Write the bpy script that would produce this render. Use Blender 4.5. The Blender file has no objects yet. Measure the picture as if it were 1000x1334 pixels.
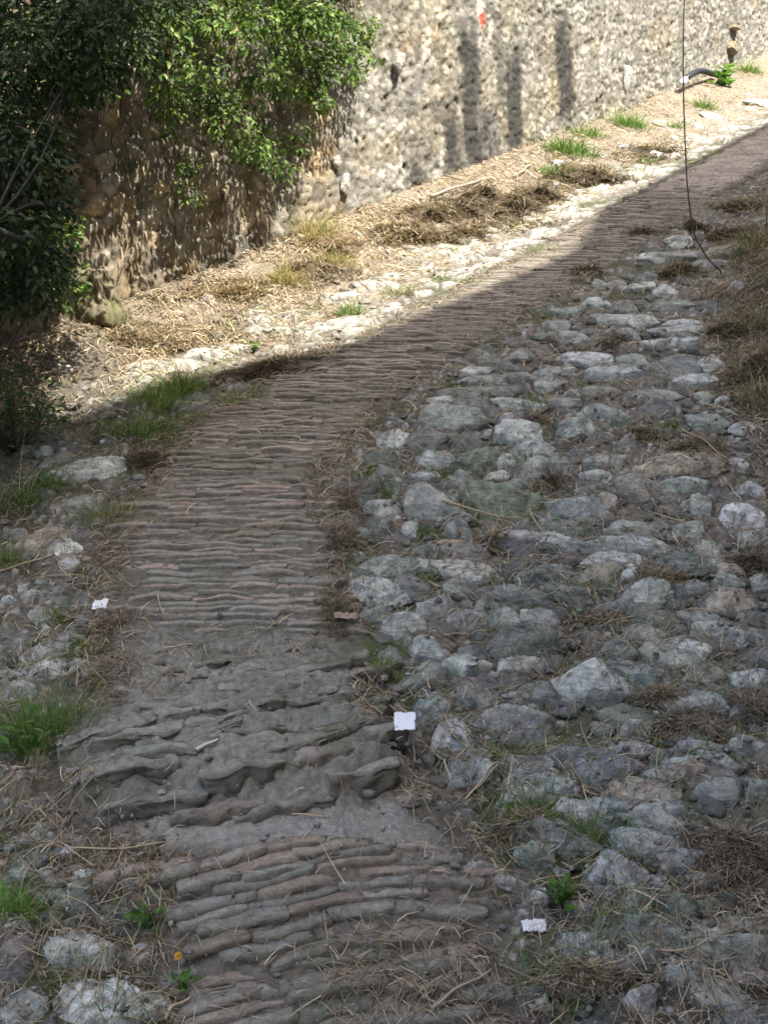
import bpy, bmesh, math, random
import numpy as np
from mathutils import Vector, Matrix

random.seed(7)
RNG = np.random.default_rng(11)
scene = bpy.context.scene
COL = scene.collection
R = math.radians

# ------------------------------------------------------------------ camera, sky, sun, exposure
PITCH = R(14.0)
F = 1700.0                                   # focal length in photograph pixels (photo is 1000 x 1334)
CP, SP = math.cos(PITCH), math.sin(PITCH)
cam = bpy.data.cameras.new('camera')
cam.sensor_fit = 'VERTICAL'; cam.sensor_height = 24.0; cam.lens = 24.0 * F / 1334.0
cam.clip_start = 0.05; cam.clip_end = 3000
camo = bpy.data.objects.new('camera', cam); COL.objects.link(camo)
camo.location = (0, 0, 0); camo.rotation_euler = (math.pi / 2 - PITCH, 0, 0)
scene.camera = camo

SUN_EL = R(60.0)
SUN_H = np.array([0.68, -0.733]); SUN_H /= np.linalg.norm(SUN_H)
SUN = np.array([SUN_H[0] * math.cos(SUN_EL), SUN_H[1] * math.cos(SUN_EL), math.sin(SUN_EL)])
world = bpy.data.worlds.new('World'); scene.world = world; world.use_nodes = True
wn = world.node_tree
bg = wn.nodes['Background']
sky = wn.nodes.new('ShaderNodeTexSky'); sky.sky_type = 'NISHITA'; sky.sun_disc = False
sky.sun_elevation = SUN_EL; sky.sun_rotation = math.atan2(SUN_H[0], SUN_H[1])
sky.air_density = 1.0; sky.dust_density = 3.8; sky.ozone_density = 0.25
wn.links.new(sky.outputs['Color'], bg.inputs['Color']); bg.inputs['Strength'].default_value = 0.15
sl = bpy.data.lights.new('sun', 'SUN'); sl.energy = 3.5; sl.angle = R(0.4); sl.color = (1.0, 0.95, 0.86)
slo = bpy.data.objects.new('sun', sl); COL.objects.link(slo)
slo.rotation_euler = Vector((-SUN[0], -SUN[1], -SUN[2])).to_track_quat('-Z', 'Y').to_euler()
scene.view_settings.view_transform = 'Standard'
scene.view_settings.look = 'None'
scene.view_settings.gamma = 1.0
scene.view_settings.exposure = 1.92
scene.cycles.max_bounces = 6
scene.cycles.diffuse_bounces = 4

# ------------------------------------------------------------------ numpy noise
def _h(ix, iy, iz, seed):
    h = (ix.astype(np.uint32) * np.uint32(374761393) + iy.astype(np.uint32) * np.uint32(668265263)
         + iz.astype(np.uint32) * np.uint32(2147483647 - 1640531) + np.uint32((seed * 974711 + 12345) & 0xffffffff))
    h = (h ^ (h >> np.uint32(13))) * np.uint32(1274126177)
    h = (h ^ (h >> np.uint32(16))) * np.uint32(2246822519)
    h = h ^ (h >> np.uint32(15))
    return h.astype(np.float64) / 4294967295.0
def _i(a): return np.floor(a).astype(np.int64)
def _q(t): return t * t * t * (t * (t * 6 - 15) + 10)
def noise2(x, y, seed=0):
    ix, iy = _i(x), _i(y); fx, fy = _q(x - ix), _q(y - iy); z = np.zeros_like(ix)
    a = _h(ix, iy, z, seed); b = _h(ix + 1, iy, z, seed); c = _h(ix, iy + 1, z, seed); d = _h(ix + 1, iy + 1, z, seed)
    return ((a + (b - a) * fx) * (1 - fy) + (c + (d - c) * fx) * fy) * 2 - 1
def fbm2(x, y, oct=4, seed=0, gain=0.5):
    s = 0; a = 1.0; n = 0
    for k in range(oct):
        s = s + a * noise2(x * 2.03 ** k + k * 17.3, y * 2.03 ** k - k * 9.1, seed + k); n += a; a *= gain
    return s / n
def noise3(x, y, z, seed=0):
    ix, iy, iz = _i(x), _i(y), _i(z); fx, fy, fz = _q(x - ix), _q(y - iy), _q(z - iz)
    def lay(k):
        a = _h(ix, iy, iz + k, seed); b = _h(ix + 1, iy, iz + k, seed); c = _h(ix, iy + 1, iz + k, seed); d = _h(ix + 1, iy + 1, iz + k, seed)
        return (a + (b - a) * fx) * (1 - fy) + (c + (d - c) * fx) * fy
    l0 = lay(0); l1 = lay(1)
    return (l0 + (l1 - l0) * fz) * 2 - 1
def fbm3(p, oct=4, seed=0, gain=0.5):
    s = 0; a = 1.0; n = 0
    for k in range(oct):
        q = p * 2.03 ** k + k * 11.7
        s = s + a * noise3(q[:, 0], q[:, 1], q[:, 2], seed + k); n += a; a *= gain
    return s / n
def voro(x, y, seed=0, jit=0.85):
    ix, iy = _i(x), _i(y); f1 = np.full(x.shape, 9.0); f2 = np.full(x.shape, 9.0); idv = np.zeros(x.shape); id2 = np.zeros(x.shape)
    for dx in (-1, 0, 1):
        for dy in (-1, 0, 1):
            cx, cy = ix + dx, iy + dy; z = np.zeros_like(cx)
            px = cx + 0.5 + jit * (_h(cx, cy, z, seed) - .5); py = cy + 0.5 + jit * (_h(cx, cy, z + 1, seed) - .5)
            d = np.hypot(px - x, py - y); r = _h(cx, cy, z + 2, seed); r2 = _h(cx, cy, z + 3, seed)
            m = d < f1
            f2 = np.where(m, f1, np.minimum(f2, d)); idv = np.where(m, r, idv); id2 = np.where(m, r2, id2); f1 = np.where(m, d, f1)
    return f1, f2, idv, id2
def sst(a, b, x):
    t = np.clip((x - a) / (b - a), 0, 1); return t * t * (3 - 2 * t)
def mixc(a, b, t):
    t = np.asarray(t)[..., None]; return np.asarray(a) * (1 - t) + np.asarray(b) * t

# ------------------------------------------------------------------ pixels <-> world, base terrain
def p2w(u, v, d):
    x = (u - 500.0) * d / F; h = (667.0 - v) * d / F
    return np.array([x, d * CP + h * SP, -d * SP + h * CP])
def w2p(x, y, z):
    d = y * CP - z * SP; h = y * SP + z * CP
    d = np.maximum(d, 0.05)
    return 500 + F * x / d, 667 - F * h / d, d
A = p2w(570, 478, 6.3)
DH = np.array([0.523, 0.852]); NH = np.array([0.852, -0.523])
def zbase(x, y):
    zn = A[2] + 0.287 * (y - A[1])
    zf = A[2] + 0.0973 * (x - A[0]) + 0.158 * (y - A[1])
    k = 0.35
    hh = np.clip(0.5 + 0.5 * (zf - zn) / k, 0, 1)
    z = zf * (1 - hh) + zn * hh - k * hh * (1 - hh)
    return np.minimum(np.maximum(z, -6 + 0.0 * z), 60.0)
def lat(x, y):                       # metres to the left of the straight upper road's right edge
    return -((x - A[0]) * NH[0] + (y - A[1]) * NH[1])
def zmid(x, y):                      # with the bank of rubbish under the wall
    m = lat(x, y)
    return zbase(x, y) + 0.30 * sst(0.95, 2.4, m) * sst(5.2, 7.0, y + 0.15 * m)
def hit(u, v, zf=zmid):
    u = np.atleast_1d(np.asarray(u, float)); v = np.atleast_1d(np.asarray(v, float))
    dx = (u - 500) / F; hv = (667 - v) / F
    ry = CP + hv * SP; rz = -SP + hv * CP
    t0 = np.full(u.shape, 1.5); t = t0.copy(); done = np.zeros(u.shape, bool); lo = t.copy(); hi = np.full(u.shape, 80.0)
    for k in range(220):
        t = 1.5 * 1.019 ** k * np.ones_like(u)
        below = (rz * t < zf(dx * t, ry * t)) & ~done
        hi = np.where(below, t, hi); lo = np.where(below, t / 1.019, lo); done |= below
        if done.all(): break
    for k in range(17):
        m = (lo + hi) / 2; b = rz * m < zf(dx * m, ry * m)
        hi = np.where(b, m, hi); lo = np.where(b, lo, m)
    return np.stack([dx * hi, ry * hi, rz * hi], -1)

# right-hand bank: everything right of this line climbs
BPX = [(1090, 150), (1000, 232), (968, 278), (938, 330), (925, 390), (940, 465), (968, 520), (1010, 590), (1075, 760), (1180, 1000), (1400, 1400)]
BANK = hit([p[0] for p in BPX], [p[1] for p in BPX], zbase)[:, :2]
BANK = np.vstack([BANK[0] + (BANK[0] - BANK[1]) * 12, BANK])
def segdist(x, y, P):
    best = np.full(np.shape(x), 1e9); sgn = np.zeros(np.shape(x))
    for a, b in zip(P[:-1], P[1:]):
        e = b - a; L2 = e @ e
        t = np.clip(((x - a[0]) * e[0] + (y - a[1]) * e[1]) / L2, 0, 1)
        d = np.hypot(x - a[0] - t * e[0], y - a[1] - t * e[1])
        c = e[0] * (y - a[1]) - e[1] * (x - a[0])
        m = d < best; best = np.where(m, d, best); sgn = np.where(m, np.sign(c), sgn)
    return best * sgn
def bankd(x, y): return segdist(x, y, BANK)     # positive on the right (points run towards the viewer)
def zground(x, y):
    b = bankd(x, y)
    bb = np.maximum(b, 0)
    up = 0.55 * sst(0, 0.9, bb) + 0.25 * np.minimum(np.maximum(bb - 0.3, 0), 6)
    return zmid(x, y) + up * sst(3.0, 4.6, y) + 0.10 * sst(0.0, 0.8, bb) * (1 - sst(3.0, 4.6, y))

# the brick strip: its two edges by picture row
EDGE = [(1420, 250, 668), (1334, 236, 650), (1250, 212, 645), (1180, 222, 640), (1122, 245, 640), (1106, 135, 625), (1085, 108, 605), (1050, 105, 540), (1000, 92, 500),
        (920, 120, 486), (850, 140, 470), (780, 142, 456), (700, 150, 436), (640, 186, 412), (600, 214, 432), (560, 250, 470), (520, 308, 512),
        (480, 380, 566), (440, 474, 630), (400, 552, 697)]
for v in (350, 300, 270, 240, 210, 185, 160, 130, 100, 60): EDGE.append((v, 500 + (430 - v) / 0.53, 570 + (478 - v) / 0.61))
EV = np.array([e[0] for e in EDGE], float)
EL = hit([e[1] for e in EDGE], EV, zbase); ER = hit([e[2] for e in EDGE], EV, zbase)
def strip_inside(x, y):               # 0..1 across the strip, by signed distances
    dl = segdist(x, y, EL[:, :2]); dr = segdist(x, y, ER[:, :2])
    return dl, dr                      # points run away from the viewer: negative = right of the line
WP = hit([100, 1000], [412, 70], zmid)
WDIR = (WP[1] - WP[0])[:2]; WLEN = np.linalg.norm(WDIR); WDIR /= WLEN
WNRM = np.array([WDIR[1], -WDIR[0]])   # towards the road
WSLOPE = (WP[1][2] - WP[0][2]) / WLEN

# ------------------------------------------------------------------ mesh helpers
def mesh(name, V, Fq, colr=None, mat=None, smooth=True):
    V = np.ascontiguousarray(V, np.float32); me = bpy.data.meshes.new(name)
    me.vertices.add(len(V)); me.vertices.foreach_set('co', V.ravel())
    if isinstance(Fq, np.ndarray): Fq = [Fq]
    tot = [np.full(len(f), f.shape[1], np.int32) for f in Fq if len(f)]
    idx = np.concatenate([f.ravel() for f in Fq if len(f)]).astype(np.int32); tot = np.concatenate(tot)
    st = np.concatenate([[0], np.cumsum(tot)[:-1]]).astype(np.int32)
    me.loops.add(len(idx)); me.loops.foreach_set('vertex_index', idx)
    me.polygons.add(len(tot)); me.polygons.foreach_set('loop_start', st); me.polygons.foreach_set('loop_total', tot)
    me.polygons.foreach_set('use_smooth', np.full(len(tot), smooth, bool))
    me.update(calc_edges=True)
    if colr is not None:
        c = np.ones((len(V), 4), np.float32); c[:, :3] = np.clip(colr, 0, 1)
        at = me.color_attributes.new('Col', 'FLOAT_COLOR', 'POINT'); at.data.foreach_set('color', c.ravel())
    if mat is not None: me.materials.append(mat)
    me.validate()
    return me
def link(name, me, parent=None, **props):
    o = bpy.data.objects.new(name, me); COL.objects.link(o)
    if parent: o.parent = parent
    for k, v in props.items(): o[k] = v
    return o
def empty(name, loc, **props):
    o = bpy.data.objects.new(name, None); COL.objects.link(o); o.location = loc
    for k, v in props.items(): o[k] = v
    return o
def gridfaces(nr, nc):
    i = np.arange(nr - 1)[:, None] * nc + np.arange(nc - 1)[None, :]
    return np.stack([i, i + 1, i + 1 + nc, i + nc], -1).reshape(-1, 4)
def tube(path, rad, n=8):
    path = np.asarray(path, float); rad = np.broadcast_to(rad, (len(path),)); V = []
    t = np.gradient(path, axis=0); t /= np.linalg.norm(t, axis=1)[:, None] + 1e-9
    ref = np.array([0.31, 0.17, 0.93]) if abs(t[0][2]) < .9 else np.array([1., 0.1, 0])
    for p, d, r in zip(path, t, rad):
        a = np.cross(d, ref); a /= np.linalg.norm(a); b = np.cross(d, a)
        th = np.arange(n) * 2 * np.pi / n
        V.append(p + r * (np.cos(th)[:, None] * a + np.sin(th)[:, None] * b))
    V = np.concatenate(V); m = len(path); f = []
    for i in range(m - 1):
        for j in range(n): f.append((i * n + j, i * n + (j + 1) % n, (i + 1) * n + (j + 1) % n, (i + 1) * n + j))
    V = np.vstack([V, path[0], path[-1]]); a, b = len(V) - 2, len(V) - 1
    tr = [(a, (j + 1) % n, j) for j in range(n)] + [(b, (m - 1) * n + j, (m - 1) * n + (j + 1) % n) for j in range(n)]
    return V, np.array(f), np.array(tr)
def merge(parts):                       # [(V, faces list, colour)] -> one
    Vs = []; Q = []; T = []; Cs = []; o = 0
    for V, fs, c in parts:
        Vs.append(V); Cs.append(np.broadcast_to(np.asarray(c, float), (len(V), 3)))
        for f in fs:
            (Q if f.shape[1] == 4 else T).append(f + o)
        o += len(V)
    fl = []
    if Q: fl.append(np.concatenate(Q))
    if T: fl.append(np.concatenate(T))
    return np.concatenate(Vs), fl, np.concatenate(Cs)

# ------------------------------------------------------------------ materials
def newmat(name):
    m = bpy.data.materials.new(name); m.use_nodes = True; nt = m.node_tree
    return m, nt, nt.nodes['Principled BSDF']
def N(nt, t, **kw):
    n = nt.nodes.new(t)
    for k, v in kw.items():
        if k in n.inputs: n.inputs[k].default_value = v
        else: setattr(n, k, v)
    return n
def mixnode(nt, a, b, fac, mode='MIX'):
    m = nt.nodes.new('ShaderNodeMix'); m.data_type = 'RGBA'; m.blend_type = mode
    for sock, val in ((m.inputs[0], fac), (m.inputs[6], a), (m.inputs[7], b)):
        if hasattr(val, 'links'): nt.links.new(val, sock)
        else: sock.default_value = val if not isinstance(val, tuple) else (*val, 1.0)
    return m.outputs[2]
def ramp(nt, src, lo, hi):
    r = nt.nodes.new('ShaderNodeMapRange'); r.clamp = True
    r.inputs[1].default_value = lo; r.inputs[2].default_value = hi
    nt.links.new(src, r.inputs[0]); return r.outputs[0]
def attr_mat(name, scale1=60, scale2=220, amount=0.55, bump=0.006, rough=0.9, grain=True, detail=8):
    m, nt, b = newmat(name)
    at = N(nt, 'ShaderNodeVertexColor', layer_name='Col')
    tc = N(nt, 'ShaderNodeTexCoord')
    n1 = N(nt, 'ShaderNodeTexNoise', Scale=scale1, Detail=detail, Roughness=0.65); nt.links.new(tc.outputs['Object'], n1.inputs['Vector'])
    n2 = N(nt, 'ShaderNodeTexNoise', Scale=scale2, Detail=4, Roughness=0.7); nt.links.new(tc.outputs['Object'], n2.inputs['Vector'])
    k1 = ramp(nt, n1.outputs['Fac'], 0.3, 0.7); k2 = ramp(nt, n2.outputs['Fac'], 0.3, 0.72)
    dark = mixnode(nt, at.outputs['Color'], (0.45, 0.44, 0.42), 1.0, 'MULTIPLY')
    lite = mixnode(nt, at.outputs['Color'], (1.5, 1.48, 1.42), 1.0, 'MULTIPLY')
    c1 = mixnode(nt, dark, lite, k1)
    c = mixnode(nt, at.outputs['Color'], c1, amount)
    c2 = mixnode(nt, c, mixnode(nt, (0.55, 0.55, 0.55), (1.4, 1.4, 1.4), k2), amount * 0.8 if grain else 0.0, 'MULTIPLY')
    nt.links.new(c2, b.inputs['Base Color'])
    b.inputs['Roughness'].default_value = rough; b.inputs['Specular IOR Level'].default_value = 0.25
    ad = N(nt, 'ShaderNodeMath', operation='ADD'); nt.links.new(n1.outputs['Fac'], ad.inputs[0]); nt.links.new(n2.outputs['Fac'], ad.inputs[1])
    bp = N(nt, 'ShaderNodeBump', Strength=1.0, Distance=bump); nt.links.new(ad.outputs[0], bp.inputs['Height']); nt.links.new(bp.outputs[0], b.inputs['Normal'])
    return m
MAT_GROUND = attr_mat('earth', 45, 260, 0.8, 0.009)
MAT_BRICK = attr_mat('worn_brick', 42, 230, 0.7, 0.008)
MAT_WALL = attr_mat('rubble_masonry', 26, 120, 0.6, 0.012)
MAT_HOUSE = attr_mat('house_plaster', 3, 30, 0.3, 0.004)

def stone_mat():
    m, nt, b = newmat('cobble_rock')
    oi = N(nt, 'ShaderNodeObjectInfo'); tc = N(nt, 'ShaderNodeTexCoord')
    off = N(nt, 'ShaderNodeVectorMath', operation='ADD'); nt.links.new(tc.outputs['Object'], off.inputs[0])
    rs = N(nt, 'ShaderNodeVectorMath', operation='SCALE'); rs.inputs[0].default_value = (37, 19, 53); nt.links.new(oi.outputs['Random'], rs.inputs['Scale'])
    nt.links.new(rs.outputs[0], off.inputs[1]); P = off.outputs[0]
    n1 = N(nt, 'ShaderNodeTexNoise', Scale=16, Detail=9, Roughness=0.68, Distortion=0.6); nt.links.new(P, n1.inputs['Vector'])
    n2 = N(nt, 'ShaderNodeTexNoise', Scale=150, Detail=5, Roughness=0.7); nt.links.new(P, n2.inputs['Vector'])
    n3 = N(nt, 'ShaderNodeTexNoise', Scale=34, Detail=6, Roughness=0.75, Distortion=1.2); nt.links.new(P, n3.inputs['Vector'])
    mp = N(nt, 'ShaderNodeMapping'); mp.inputs['Scale'].default_value = (6, 10, 70); mp.inputs['Rotation'].default_value = (0.35, 0.2, 0.3); nt.links.new(P, mp.inputs['Vector'])
    n4 = N(nt, 'ShaderNodeTexNoise', Scale=1.0, Detail=5, Roughness=0.6, Distortion=0.4); nt.links.new(mp.outputs[0], n4.inputs['Vector'])
    base = oi.outputs['Color']
    dark = mixnode(nt, base, (0.36, 0.37, 0.38), 1.0, 'MULTIPLY'); lite = mixnode(nt, base, (1.45, 1.45, 1.42), 1.0, 'MULTIPLY')
    c = mixnode(nt, dark, lite, ramp(nt, n1.outputs['Fac'], 0.34, 0.66))
    c = mixnode(nt, c, mixnode(nt, c, dark, 0.55), ramp(nt, n4.outputs['Fac'], 0.54, 0.68))                 # strata
    lich = ramp(nt, n3.outputs['Fac'], 0.56, 0.64)
    lk = N(nt, 'ShaderNodeMath', operation='MULTIPLY'); nt.links.new(lich, lk.inputs[0]); nt.links.new(oi.outputs['Alpha'], lk.inputs[1])
    c = mixnode(nt, c, (0.50, 0.51, 0.49), lk.outputs[0])                             # pale lichen crust
    n5 = N(nt, 'ShaderNodeTexNoise', Scale=9, Detail=5, Roughness=0.6); nt.links.new(P, n5.inputs['Vector'])
    geo = N(nt, 'ShaderNodeNewGeometry')
    c = mixnode(nt, c, (0.085, 0.095, 0.045), ramp(nt, n5.outputs['Fac'], 0.60, 0.74))  # moss film
    c = mixnode(nt, c, mixnode(nt, (0.6, 0.6, 0.6), (1.35, 1.35, 1.35), ramp(nt, n2.outputs['Fac'], 0.3, 0.7)), 0.75, 'MULTIPLY')
    nt.links.new(c, b.inputs['Base Color'])
    b.inputs['Roughness'].default_value = 0.72; b.inputs['Specular IOR Level'].default_value = 0.35
    s1 = N(nt, 'ShaderNodeMath', operation='MULTIPLY_ADD'); nt.links.new(n4.outputs['Fac'], s1.inputs[0]); s1.inputs[1].default_value = 0.8; nt.links.new(n3.outputs['Fac'], s1.inputs[2])
    s2 = N(nt, 'ShaderNodeMath', operation='MULTIPLY_ADD'); nt.links.new(n2.outputs['Fac'], s2.inputs[0]); s2.inputs[1].default_value = 0.35; nt.links.new(s1.outputs[0], s2.inputs[2])
    bp = N(nt, 'ShaderNodeBump', Strength=1.0, Distance=0.011); nt.links.new(s2.outputs[0], bp.inputs['Height']); nt.links.new(bp.outputs[0], b.inputs['Normal'])
    return m
MAT_STONE = stone_mat()

def leafy(name, trans=0.35, rough=0.55):
    m, nt, b = newmat(name)
    at = N(nt, 'ShaderNodeVertexColor', layer_name='Col')
    nt.links.new(at.outputs['Color'], b.inputs['Base Color']); b.inputs['Roughness'].default_value = rough; b.inputs['Specular IOR Level'].default_value = 0.3
    tr = N(nt, 'ShaderNodeBsdfTranslucent'); br = mixnode(nt, at.outputs['Color'], (1.3, 1.35, 0.7), 1.0, 'MULTIPLY'); nt.links.new(br, tr.inputs['Color'])
    mx = N(nt, 'ShaderNodeMixShader'); mx.inputs[0].default_value = trans
    nt.links.new(b.outputs[0], mx.inputs[1]); nt.links.new(tr.outputs[0], mx.inputs[2])
    nt.links.new(mx.outputs[0], nt.nodes['Material Output'].inputs['Surface'])
    return m
MAT_LEAF = leafy('leaf', 0.35, 0.5)
MAT_STRAW = leafy('dry_straw', 0.2, 0.7)
MAT_GRASS = leafy('grass_blade', 0.3, 0.55)
def plain(name, c, rough=0.7, bump=0.002, scale=90):
    m, nt, b = newmat(name)
    tc = N(nt, 'ShaderNodeTexCoord'); n = N(nt, 'ShaderNodeTexNoise', Scale=scale, Detail=5, Roughness=0.6); nt.links.new(tc.outputs['Object'], n.inputs['Vector'])
    cc = mixnode(nt, tuple(x * 0.75 for x in c), tuple(min(1, x * 1.15) for x in c), n.outputs['Fac']); nt.links.new(cc, b.inputs['Base Color'])
    b.inputs['Roughness'].default_value = rough
    bp = N(nt, 'ShaderNodeBump', Strength=0.8, Distance=bump); nt.links.new(n.outputs['Fac'], bp.inputs['Height']); nt.links.new(bp.outputs[0], b.inputs['Normal'])
    return m

# ------------------------------------------------------------------ height map used to rest litter on stones
HX0, HX1, HY0, HY1, HR = -3.2, 6.2, 1.6, 17.0, 0.012
HNX, HNY = int((HX1 - HX0) / HR), int((HY1 - HY0) / HR)
gx, gy = np.meshgrid(HX0 + (np.arange(HNX) + .5) * HR, HY0 + (np.arange(HNY) + .5) * HR)
HM = None
def splat(V):
    ix = ((V[:, 0] - HX0) / HR).astype(int); iy = ((V[:, 1] - HY0) / HR).astype(int)
    ok = (ix >= 0) & (ix < HNX) & (iy >= 0) & (iy < HNY)
    np.maximum.at(HM, (iy[ok], ix[ok]), V[ok, 2])
def height(x, y):
    ix = ((x - HX0) / HR).astype(int); iy = ((y - HY0) / HR).astype(int)
    ok = (ix >= 0) & (ix < HNX) & (iy >= 0) & (iy < HNY)
    r = zground(x, y) + 0.01
    r[ok] = HM[iy[ok], ix[ok]]
    return r

# ------------------------------------------------------------------ ground sheet
def zones(x, y):
    u, v, d = w2p(x, y, zground(x, y)); m = lat(x, y)
    dl, dr = strip_inside(x, y)
    inside = np.minimum(-dl, dr)                                     # >0 inside the strip
    right = np.where(dr < 0, -dr, -1.0); left = np.where(dl > 0, dl, -1.0)
    return u, v, d, m, inside, right, left
def gapdepth(x, y, right, b):
    return 0.014 * sst(0.02, 0.12, right) * (1 - sst(-0.10, 0.05, b)) * (1 - sst(9, 13, y))
def build_ground():
    ys = [1.9]
    while ys[-1] < 34: ys.append(ys[-1] * 1.0036)
    ys = np.array([-60, -30, -15, -8, -4, -1, 0.5, 1.2, 1.6] + ys + [38, 45, 60, 90, 150, 300])
    us = np.concatenate([[-12, -6, -3, -1.8, -1.3], np.linspace(-1.0, -0.383, 130), np.linspace(-0.38, 0.36, 640), np.linspace(0.363, 0.9, 110), [1.2, 1.8, 3, 6, 12]])
    Y, U = np.meshgrid(ys, us, indexing='ij'); X = U * np.maximum(Y + 0.6, 3.0)
    x, y = X.ravel(), Y.ravel()
    z = zground(x, y); u, v, d, m, inside, right, left = zones(x, y); b = bankd(x, y)
    warp = fbm2(x * 3, y * 3, 3, 5)
    rough = fbm2(x * 5, y * 5, 5, 21) * 0.022 + fbm2(x * 1.3, y * 1.3, 3, 31) * 0.03 + fbm2(x * 26, y * 26, 3, 33) * 0.005
    # small set stones showing between the big ones: pattern of the ground itself
    wx, wy = x + 0.03 * warp, y + 0.03 * fbm2(x * 3 + 9, y * 3, 3, 6)
    f1, f2, ida, idb = voro(wx * 9.0, wy * 10.5, 3)
    g1, g2, ga, gb = voro(x * 30 + 3, y * 30, 4)
    cob = np.clip(sst(0.0, 0.08, right) * (1 - sst(-0.05, 0.15, b)), 0, 1)
    cobL = sst(0.02, 0.12, left) * (1 - sst(0.45, 0.75, left + 0.25 * warp))
    cob = np.maximum(cob, cobL)
    have = (ida > 0.62)
    dome = np.sqrt(np.clip((f2 - f1) * 2.2, 0, 1)) * have * cob
    peb = np.clip(0.55 - g1, 0, 1) * (ga > 0.62) * (0.25 + 0.75 * cob)
    grit = np.clip(0.5 - voro(x * 75, y * 75, 8)[0], 0, 1)
    z = z - gapdepth(x, y, right, b) + (rough - 0.012) * (1 - 0.75 * cob) - 0.008 * cob + dome * (0.012 + 0.022 * idb) + peb * 0.020 + grit * 0.004
    z = np.where(inside > -0.12, zmid(x, y) * sst(-0.12, -0.02, inside) + z * (1 - sst(-0.12, -0.02, inside)), z) + 0.012 * sst(-.12, -.02, inside) * fbm2(x * 9, y * 9, 4, 35) - 0.07 * sst(0.05, 0.13, inside)
    n = fbm2(x * 7, y * 7, 4, 41); nl = fbm2(x * 2.2, y * 2.2, 4, 43); nf = fbm2(x * 40, y * 40, 3, 44)
    dirt = mixc((0.085, 0.075, 0.057), (0.158, 0.142, 0.110), 0.5 + 0.5 * n)
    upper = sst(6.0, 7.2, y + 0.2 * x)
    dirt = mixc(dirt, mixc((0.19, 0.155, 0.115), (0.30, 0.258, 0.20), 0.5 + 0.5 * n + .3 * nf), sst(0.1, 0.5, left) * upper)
    tone = 0.07 + 0.09 * ida
    st = np.stack([tone * 0.98, tone * 1.0, tone * 0.99], -1)
    st = mixc(st, st * np.array([1.18, 1.0, 0.82]), (idb > 0.72) * 1.0)
    st = st * (1 + 0.35 * n)[:, None]
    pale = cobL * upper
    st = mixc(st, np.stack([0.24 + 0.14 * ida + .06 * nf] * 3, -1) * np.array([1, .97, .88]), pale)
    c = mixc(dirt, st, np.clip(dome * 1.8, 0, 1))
    pt = 0.16 + 0.32 * gb
    c = mixc(c, np.stack([pt, pt * 0.97, pt * 0.9], -1), np.clip(peb * 3, 0, 1))
    moss = sst(0.10, 0.45, nl + 0.35 * nf) * (1 - np.clip(dome * 1.2, 0, 1)) * sst(0.0, 0.1, cob)
    c = mixc(c, np.array([0.07, 0.085, 0.03]), moss * 0.8)
    c = mixc(c, mixc((0.07, 0.055, 0.04), (0.12, 0.095, 0.06), 0.5 + .5 * n), sst(0.0, 0.25, b))
    # bare gritty earth in the rain channel to the right
    gul = sst(0.55, 0.15, np.abs(b + 0.35)) * sst(0.05, 0.35, nl + 0.25) * (y < 7.5)
    c = mixc(c, mixc((0.17, 0.155, 0.13), (0.24, 0.22, 0.19), 0.5 + .5 * nf), gul * 0.6)
    V = np.stack([x, y, z], -1)
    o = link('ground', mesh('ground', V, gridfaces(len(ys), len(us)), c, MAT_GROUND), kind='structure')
    return V
GV = build_ground()
_dl, _dr = strip_inside(gx, gy)
HM = zground(gx, gy) + 0.002 - gapdepth(gx, gy, np.where(_dr < 0, -_dr, -1.0), bankd(gx, gy))
splat(GV)

_ico = {}
def ico(n):
    if n not in _ico:
        bm = bmesh.new(); bmesh.ops.create_icosphere(bm, subdivisions=n, radius=1.0)
        V = np.array([v.co[:] for v in bm.verts]); Fc = np.array([[v.index for v in f.verts] for f in bm.faces]); bm.free()
        _ico[n] = (V / np.linalg.norm(V, axis=1)[:, None], Fc)
    return _ico[n]
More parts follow.
